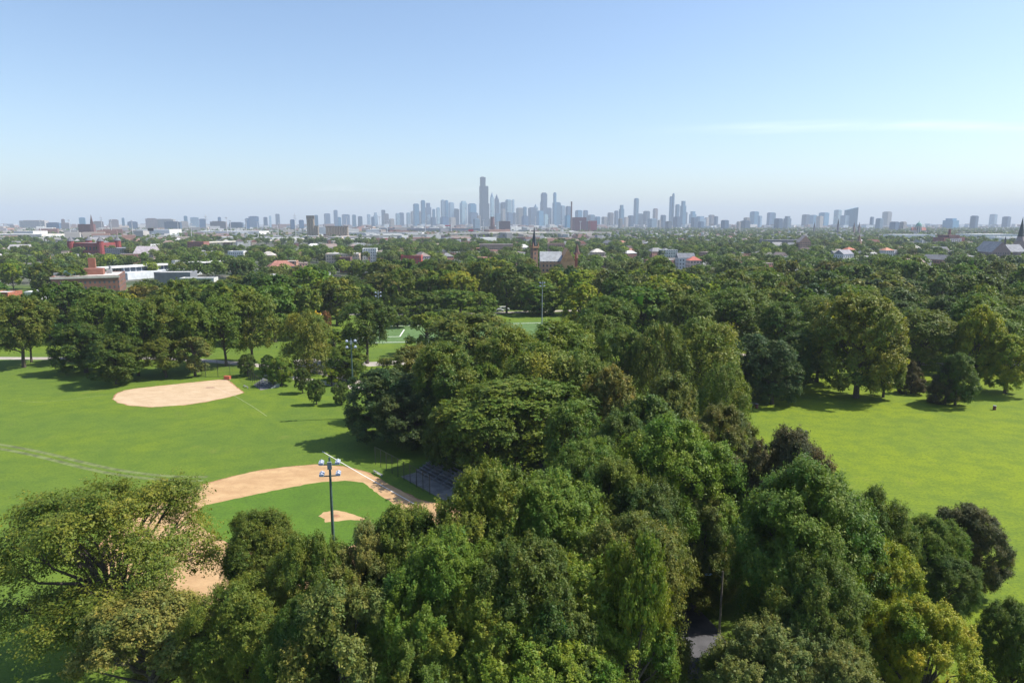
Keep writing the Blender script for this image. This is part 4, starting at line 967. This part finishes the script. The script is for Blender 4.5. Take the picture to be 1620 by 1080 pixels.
# near-horizon red blocks
for x0, x1, yt, d, col, lab in ((907, 927, 344, 3300, (.20, .06, .09), 'dark maroon warehouse block at the foot of the brown chimney'), (933, 943.5, 349.5, 3300, (.42, .05, .07), 'bright red cube block right of the maroon block'), (927, 936, 350, 3400, (.14, .09, .13), 'dark purple link between the maroon and the red block'), (790, 806, 350, 3000, (.14, .07, .08), 'dark brick works with a sloping roof right of the pale tank'),
        (122, 140, 355, 2150, (.20, .08, .07), 'dark red nave beside the far left pointed church tower')):
    building('city_block', lab, 'building', x0, x1, yt, d, 40, col, col, 'flat', .2)

# ---- neighbourhood houses
HC = [((.40, .20, .15), 'brick'), ((.30, .14, .11), 'dark brick'), ((.55, .45, .35), 'tan'), ((.68, .67, .65), 'white'), ((.45, .44, .45), 'grey'), ((.48, .30, .24), 'pinkish brick')]
RC = [((.42, .41, .40), 'pale'), ((.22, .22, .23), 'grey'), ((.62, .62, .61), 'white'), ((.26, .19, .16), 'brown'), ((.36, .16, .12), 'red'), ((.24, .24, .25), 'grey'), ((.28, .22, .2), 'brown')]
def hz(px): return 'on the left' if px < 300 else 'left of centre' if px < 620 else 'below the tallest tower' if px < 900 else 'right of the church' if px < 1150 else 'under the slanted glass tower' if px < 1400 else 'at the right'
houses = []; CH, SH = math.cos(ROT), math.sin(ROT)
def house_proto(kind):
    o = empty('house', (0, 0, -50)); return o
proto_me = {}
def hmesh(kind, wi, di, h):
    k = (kind, wi, di, h)
    if k not in proto_me:
        a = MB().box(-wi / 2, wi / 2, -di / 2, di / 2, 0, h).mesh('wall', wall_m); r = MB()
        if kind == 'flat': r.box(-wi / 2 - .1, wi / 2 + .1, -di / 2 - .1, di / 2 + .1, h + .003, h + .5)
        elif kind == 'gable': r.gable(-wi / 2, wi / 2, -di / 2, di / 2, h + .003, h + di * .38)
        else: r.hip(-wi / 2, wi / 2, -di / 2, di / 2, h + .003, h + di * .36)
        proto_me[k] = (a, r.mesh('roof', roof_m))
    return proto_me[k]
n_h = 0
for i in range(2600):
    if n_h >= 290: break
    d = 470 + 1000 * random.random() ** .9; X = random.uniform(-.8, .8) * d; px, py = to_px(X, d, 8)
    if px < -20 or px > 1640: continue
    if (770 < px < 940 and d < 640) or (px < 370 and d < 700): continue
    # snap to a street grid turned by ROT
    a, b = X * CH + d * SH, -X * SH + d * CH
    if (b % 95) > 62: continue
    if min((math.hypot(X - q[0], d - q[1]) for q in houses), default=99) < 15: continue
    if not allowed(X, d, 6, 9) : continue
    kind = random.choice(('flat', 'flat', 'gable', 'hip')); wi, di, h = random.choice(((8, 13, 7.5), (9, 15, 8.5), (10, 12, 9), (20, 12, 10), (7, 12, 6.5)))
    if kind != 'flat': wi, di = max(wi, di), min(wi, di)
    (wc, wn), (rc, rn) = random.choice(HC), random.choice(RC)
    am, rm = hmesh(kind, wi, di, h); o = empty('house', (X, d, 0), ROT + random.choice((0, math.pi / 2)))
    link('wall', am, o, wc); link('roof', rm, o, rc)
    zone = hz(px); near = 'nearer' if d < 800 else 'farther'
    tag(o, f'{wn} house with a {rn} {dict(flat="flat", gable="gabled", hip="hipped")[kind]} roof, {near} streets {zone}', 'house', f'neighbourhood houses {near} {zone}')
    houses.append((X, d)); n_h += 1
print('HOUSES', n_h)
# far city fabric: too many to count
def boxes_stuff(name, n, dfun, hfun, palette, label):
    V = []; 
    B = np.array([(-1, -1, 0), (1, -1, 0), (1, -1, 1), (-1, -1, 1), (1, -1, 0), (1, 1, 0), (1, 1, 1), (1, -1, 1), (1, 1, 0), (-1, 1, 0), (-1, 1, 1), (1, 1, 1), (-1, 1, 0), (-1, -1, 0), (-1, -1, 1), (-1, 1, 1), (-1, -1, 1), (1, -1, 1), (1, 1, 1), (-1, 1, 1)], float)
    out_, tint = [], []
    for i in range(n):
        d = dfun(); X = random.uniform(-.8, .8) * d
        w_, e_, h_ = hfun(d)
        px_ = to_px(X, d, 8)[0]
        if px_ > 930 and d < 4600:
            if random.random() < .35: continue
            w_, e_, h_ = min(w_, random.uniform(5, 12)), min(e_, random.uniform(5, 10)), min(h_, 9.5)
        if not allowed(X, d, w_, h_): continue
        r = ROT if random.random() < .8 else random.uniform(0, 3); c, s_ = math.cos(r), math.sin(r)
        b = B * [w_, e_, h_]; out_.append(np.stack([X + b[:, 0] * c - b[:, 1] * s_, d + b[:, 0] * s_ + b[:, 1] * c, b[:, 2]], 1)); tint += [random.choice(palette)] * 5
    m, t, bs = new_mat(name + '_surface'); a = t.nodes.new('ShaderNodeAttribute'); a.attribute_name = 'tint'; t.links.new(a.outputs['Color'], bs.inputs['Base Color']); bs.inputs['Roughness'].default_value = .8
    tag(link(name, fast_mesh(name, np.concatenate(out_), 4, np.array(tint), m)), label, kind='stuff')
pal = [(.50, .50, .49), (.70, .70, .68), (.40, .38, .36), (.28, .27, .27), (.35, .2, .16), (.3, .3, .32), (.45, .38, .33), (.22, .12, .1)]
boxes_stuff('distant_city', 2600, lambda: 1500 + 4300 * random.random() ** 1.0, lambda d: (random.uniform(8, 30), random.uniform(8, 22), random.uniform(7, 13) * (1 + (random.random() < .12) * 1.0)), pal, 'countless low roofs of the far city')
boxes_stuff('distant_downtown', 700, lambda: random.uniform(4800, 7200), lambda d: (random.uniform(12, 40), random.uniform(12, 30), random.uniform(12, 34)), [(.5, .55, .6), (.4, .4, .42), (.6, .58, .55), (.3, .2, .18)], 'countless low blocks at the foot of the skyline')

# mass of street trees
def clump(n, size, seed):
    rg = np.random.default_rng(seed); t = rg.uniform(-.15, 1, n) ** 1.0; az = rg.uniform(0, 6.28, n)
    lob = unit(rg.normal(size=(9, 3)) + [0, 0, .4]); c = lob[rg.integers(0, 9, n)] * .58
    X = c + unit(rg.normal(size=(n, 3)) + [0, 0, .25]) * .42 * rg.uniform(.8, 1.05, (n, 1)); X *= [1, 1, .8]
    Nn = unit(X + rg.normal(size=(n, 3)) * .5 + [0, 0, .4]); T_ = unit(np.cross(Nn, rg.normal(size=(n, 3)))); Bt = np.cross(Nn, T_); s_ = size * rg.uniform(.7, 1.3, (n, 1))
    return np.stack([X + T_ * s_ * .75, X - T_ * s_ * .45 + Bt * s_ * .5, X - T_ * s_ * .45 - Bt * s_ * .5], 1)
def mass(name, label, n, dmin, dmax, pw, leaves, size, hmin, hmax):
    cl_ = [clump(leaves, size, 50 + i) for i in range(6)]; out_, tint = [], []
    keys = ['g', 'd', 'd', 'o', 'g', 't', 'd', 'o', 's', 'b', 'g', 'y']
    wts = [1] * 11 + [.35]
    for i in range(n):
        d = dmin + (dmax - dmin) * random.random() ** pw; X = random.uniform(-.82, .82) * d; r = random.uniform(.62, .95) * 9 * (1 if d < 1500 else .85); h = random.uniform(hmin, hmax)
        r = r * random.uniform(.8, 1.15)
        if d < 1500 and min(((X - q[0]) ** 2 + (d + 4 - q[1]) ** 2 for q in houses), default=9e9) < 55: continue
        if d > 1250 and random.random() < (.48 if to_px(X, d, 8)[0] < 940 else .15): continue
        if not allowed(X, d, r, h): continue
        a = random.uniform(0, 6.28); c_, s_ = math.cos(a), math.sin(a); m_ = cl_[i % 6].reshape(-1, 3) * [r, r, r * .95]
        out_.append(np.stack([X + m_[:, 0] * c_ - m_[:, 1] * s_, d + m_[:, 0] * s_ + m_[:, 1] * c_, m_[:, 2] + h - r * .76], 1))
        cc = np.array(COL[random.choices(keys, wts)[0]]) * random.uniform(.8, 1.2); tint.append(cc[None, :] * np.clip(1 + rng.normal(0, .14, (leaves, 1)), .5, 1.6))
    me = fast_mesh(name, np.concatenate(out_), 3, np.concatenate(tint), leaf_m)
    tag(link(name, me, None, (1, 1, 1)), label, kind='stuff')
mass('street_tree_canopy', 'dense canopy of street trees over the neighbourhood', 3600, 452, 1500, .8, 420, .19, 10, 17)
mass('distant_tree_canopy', 'hazy green canopy between the far roofs', 9500, 1500, 5200, 1.15, 60, .55, 9, 15)
# ---------------------------------------------------------------- things in the park
green_steel = mat('green_painted_steel', (.07, .12, .11), .45, .15, 2); lamp_white = mat('lamp_housing', (.46, .50, .60), .35, .1, 2); grey_steel = mat('grey_steel', (.30, .33, .35), .45, .2, 2)
def floodlight_pole(x, yt, d, label, ang=.3, col=green_steel):
    X, Y, h = at(x, yt, d); o = empty('floodlight_pole', (X, Y, 0), ang)
    MB().cyl(0, 0, 0, h, .26, .12, 10).build('pole', col, o)
    for k, zc in enumerate((h - .9, h - 2.3)):
        MB().box(-1.15, 1.15, -.06, .06, zc - .06, zc + .06).build('crossarm', col, o)
        for sx in (-.95, .95):
            for dy in (-.28, .28):
                b = MB(); b.box(sx - .28, sx + .28, dy - .2, dy + .2, zc + .1, zc + .42)
                b.cyl(sx, dy, zc + .421, zc + .56, .2, .1, 8); b.build('floodlight', lamp_white, o, bevel=.04)
    MB().box(-.25, .25, -.35, -.13, h - 1.4, h - .5).build('control_box', grey_steel, o)
    return tag(o, label, 'floodlight pole')
floodlight_pole(521, 723, 77, 'nearest tall green floodlight pole before the pitcher mound', .15)
floodlight_pole(555, 535, 154, 'floodlight pole at the right edge of the left lawn', .3)
floodlight_pole(598, 460, 262, 'floodlight pole left of the soccer field', .3, grey_steel)
floodlight_pole(858, 445, 297, 'tall thin floodlight pole at the far side of the soccer field', .2, grey_steel)
floodlight_pole(1074, 464, 252, 'floodlight top poking out of the wood right of the soccer field', .2, grey_steel)

o = empty('street_lamp', (23.1, 69.4, 0)); MB().cyl(0, 0, 0, 7.4, .14, .09, 10).build('pole', mat('weathered_lamp_post', (.30, .27, .25), .7, .3, 2), o)
MB().tube([(0, 0, 6.6), (-.5, 0, 7.0), (-1.2, 0, 7.05)], .045).build('arm', grey_steel, o)
h_ = MB().box(-1.95, -1.15, -.17, .17, 6.95, 7.12); h_.build('lamp_head', mat('lamp_glass_blue', (.45, .62, .85), .25, .1, 2), o, bevel=.05); tag(o, 'street lamp with a bluish head beside the asphalt path', 'street lamp')

mesh_m = mat('chainlink_wire', (.035, .04, .04), .5, .2, 2)
def fence(A_, B_, h, label, n=8, name='chain_link_fence'):
    A_, B_ = Vector((*A_, 0)), Vector((*B_, 0)); Ln = (B_ - A_).length; an = math.atan2(B_.y - A_.y, B_.x - A_.x)
    o = empty(name, A_, an)
    for i in range(n + 1): MB().cyl(Ln * i / n, 0, 0, h, .06, .06, 6).build('post', mesh_m, o)
    MB().box(0, Ln, -.025, .025, h + .003, h + .05).build('top_rail', mesh_m, o)
    w_ = MB(); k = .30
    m_ = int(Ln / k)
    for i in range(m_):
        x = i * k; w_.add([(x, .05, 0), (x + .02, .05, 0), (x + .02, .05, h), (x, .05, h)], [(0, 1, 2, 3)])
    for j in range(int(h / k)): w_.add([(0, .052, j * k), (Ln, .052, j * k), (Ln, .052, j * k + .02), (0, .052, j * k + .02)], [(0, 1, 2, 3)])
    w_.build('mesh', mesh_m, o); return tag(o, label, 'fence')
fence(G(594, 734), G(680, 782), 3.4, 'tall dark chain-link fence beside the main ball field', 9)
fence(G(393, 599), G(411, 616), 3.2, 'short dark chain-link fence beside the small infield', 5)
def backstop(cx, cy, rz, label):
    o = empty('backstop', (cx, cy, 0), rz)
    for i, (x, y) in enumerate(((-6, 3), (-3.5, 0), (0, 0), (3.5, 0), (6, 3))): MB().cyl(x, y, 0, 5, .06, .06, 6).build('post', mesh_m, o)
    for x0, y0, x1, y1 in ((-6, 3, -3.5, 0), (-3.5, 0, 3.5, 0), (3.5, 0, 6, 3)):
        w_ = MB(); L_ = math.hypot(x1 - x0, y1 - y0)
        for i in range(int(L_ / .3)):
            t_ = i * .3 / L_; x, y = x0 + (x1 - x0) * t_, y0 + (y1 - y0) * t_; w_.box(x, x + .025, y, y + .012, 0, 5)
        for j in range(17): w_.tube([(x0, y0, j * .3 + .1), (x1, y1, j * .3 + .1)], .012, 3)
        w_.build('mesh_panel', mesh_m, o)
    return tag(o, label, 'backstop')
bx, by = G(345, 596); backstop(bx, by, 0.05, 'wire backstop behind the small infield')

alu = mat('dull_aluminium', (.20, .20, .21), .45, .3, 2)
def bleachers(cx, cy, rz, L_, rows, label):
    o = empty('bleachers', (cx, cy, 0), rz)
    for r_ in range(rows):
        MB().box(-L_ / 2, L_ / 2, r_ * .7, r_ * .7 + .28, .45 + r_ * .3, .49 + r_ * .3).build('seat_plank', alu, o)
        MB().box(-L_ / 2, L_ / 2, r_ * .7 + .3, r_ * .7 + .62, .12 + r_ * .3, .15 + r_ * .3).build('foot_plank', alu, o)
    for i in range(5):
        x = -L_ / 2 + L_ * i / 4
        b = MB(); b.add([(x - .04, 0, 0), (x + .04, 0, 0), (x + .04, rows * .7, 0), (x - .04, rows * .7, 0), (x - .04, 0, .1), (x + .04, 0, .1), (x + .04, rows * .7, rows * .3 + .1), (x - .04, rows * .7, rows * .3 + .1)],
            [(3, 2, 1, 0), (4, 5, 6, 7), (0, 1, 5, 4), (1, 2, 6, 5), (2, 3, 7, 6), (3, 0, 4, 7)]); b.build('frame', grey_steel, o)
    b = MB(); [b.tube([(-L_ / 2, rows * .7 - .1, z), (L_ / 2, rows * .7 - .1, z)], .025, 4) for z in (rows * .3 + .8, rows * .3 + 1.2)]
    b.build('railing', grey_steel, o); return tag(o, label, 'bleachers')
f0, f1 = Vector(G(594, 734)), Vector(G(680, 782)); an = math.atan2(f1.y - f0.y, f1.x - f0.x); dd = (f1 - f0).normalized(); nn = Vector((-dd.y, dd.x))
bc = Vector(G(676, 762)) + nn * 1.0
MBp = patch([f0.lerp(f1, .45) + nn * .5, f0.lerp(f1, 1.3) + nn * .5, f0.lerp(f1, 1.3) + nn * 7.5, f0.lerp(f1, .45) + nn * 7.5], .006, 'concrete_pad', mat('concrete_pad_surface', (.20, .19, .18), .9, .3, .6), 2, .04)
bleachers(bc.x, bc.y, an, 11, 6, 'dark metal bleachers behind the main ball field fence')
g0 = Vector(G(405, 607)); patch([G(*q) for q in ((401, 608), (412, 617), (425, 615), (440, 608), (425, 600))], .006, 'concrete_pad', mat('concrete_pad_surface', (.26,) * 3), 2, .04)
bx, by = G(416, 611); bleachers(bx, by, R(-40), 8, 4, 'small dark bleachers beside the short fence of the small infield')
for px_, py_, lab in ((598, 751, 'low bench plank at the coach box on the clay'), (389, 613, 'low players bench beside the small infield')):
    X, Y = G(px_, py_); o = empty('bench', (X, Y, 0), R(-48)); MB().box(-1.5, 1.5, -.15, .15, .42, .47).build('seat', mat('bench_plank', (.25, .25, .25), .6, .2, 2), o)
    for sx in (-1.2, 1.2): MB().box(sx - .04, sx + .04, -.13, .13, 0, .419).build('leg', grey_steel, o)
    tag(o, lab, 'bench')
red_p = mat('faded_red_paint', (.50, .13, .07), .6, .25, 1); dred = mat('dark_red_drum', (.16, .03, .03), .6, .25, 1)
X, Y = G(360, 600); o = empty('equipment_box', (X, Y, 0), -.2); MB().box(-.9, .9, -.45, .45, .12, .95).build('box', red_p, o, bevel=.04); MB().box(-.95, .95, -.5, .5, .955, 1.05).build('lid', red_p, o, bevel=.03)
for sx in (-.8, .8): MB().box(sx - .06, sx + .06, -.4, .4, 0, .119).build('skid', grey_steel, o)
tag(o, 'orange-red equipment box at the corner of the small infield', 'equipment box')
def drum(px_, py_, lab):
    X, Y = G(px_, py_); o = empty('litter_drum', (X, Y, 0)); MB().cyl(0, 0, 0, 1.0, .36, .36, 14).build('drum', dred, o); b = MB()
    b.cyl(0, 0, 1.001, 1.06, .38, .38, 14); b.cyl(0, 0, .5, .54, .372, .372, 14); b.build('rim', grey_steel, o); return tag(o, lab, 'litter bin')
drum(1573, 648, 'dark red litter drum alone on the right lawn'); drum(1197, 645, 'red litter drum beside the wooden bench at the lawn corner')
X, Y = G(1190, 642); wood = mat('weathered_wood', (.20, .17, .14), .85, .35, 3); o = empty('picnic_table', (X, Y, 0), -.35)
MB().box(-1.1, 1.1, -.4, .4, .72, .77).build('tabletop', wood, o)
for sy in (-.75, .75): MB().box(-1.1, 1.1, sy - .13, sy + .13, .42, .46).build('seat', wood, o)
for sx in (-.8, .8):
    b = MB(); b.tube([(sx, -.7, 0), (sx, .25, .719)], .05, 4); b.tube([(sx, .7, 0), (sx, -.25, .719)], .05, 4); b.tube([(sx, -.8, .40), (sx, .8, .40)], .04, 4); b.build('leg', wood, o)
tag(o, 'grey wooden picnic table at the near corner of the right lawn', 'picnic table')

# parked white vehicles by the park road
vw = mat('white_car_paint', (.75, .78, .82), .25, .05, 1); dark = mat('rubber', (.02, .02, .022), .7, .1, 4); cg = mat('car_glass', (.03, .04, .05), .08, .1, 1)
def car(X, Y, rz, van, lab):
    o = empty('van' if van else 'car', (X, Y, 0), rz); L_, W_, hh = (5.4, 2.0, 2.1) if van else (4.5, 1.8, 1.45)
    pr = [(-L_ / 2, .35), (-L_ / 2, hh * .55), (-L_ * .44, hh * (.95 if van else .62)), (-L_ * .26, hh), (L_ * .12, hh), (L_ * .28, hh * .62), (L_ * .48, hh * .5), (L_ / 2, .35)]
    b = MB(); n = len(pr); b.add([(x, -W_ / 2, z) for x, z in pr] + [(x, W_ / 2, z) for x, z in pr], [tuple(range(n)), tuple(range(2 * n - 1, n - 1, -1))] + [(i, n + i, n + (i + 1) % n, (i + 1) % n) for i in range(n)]); b.build('body', vw, o, bevel=.08)
    g = MB(); g.box(-L_ * .24, L_ * .12, -W_ / 2 - .012, W_ / 2 + .012, hh * .62, hh * .9); g.build('side_window', cg, o)
    for sx in (-.32, .30):
        for sy in (-1, 1):
            wv = MB().cyl(0, 0, -.11, .11, .34, .34, 14).build('wheel', dark, o); wv.location = (sx * L_, sy * (W_ / 2 - .08), .34); wv.rotation_euler = (math.pi / 2, 0, 0)
    return tag(o, lab, 'van' if van else 'car')
for px_, py_, v, lab in ((798, 491, True, 'white van parked on the road beyond the soccer field, right one of the pair'), (791, 492.5, False, 'white car parked close to the van beyond the soccer field'),):
    X, Y = G(px_, py_); car(X, Y, .1, v, lab)
for px_, py_, lab in ((318, 563, 'pale car glimpsed under the tree row behind the small infield'),): X, Y = G(px_, py_); car(X, Y, .05, False, lab)
print('OBJECTS', len(bpy.data.objects), 'polys', sum(len(o.data.polygons) for o in bpy.data.objects if o.type == 'MESH' and o.data.users >= 1 and False))
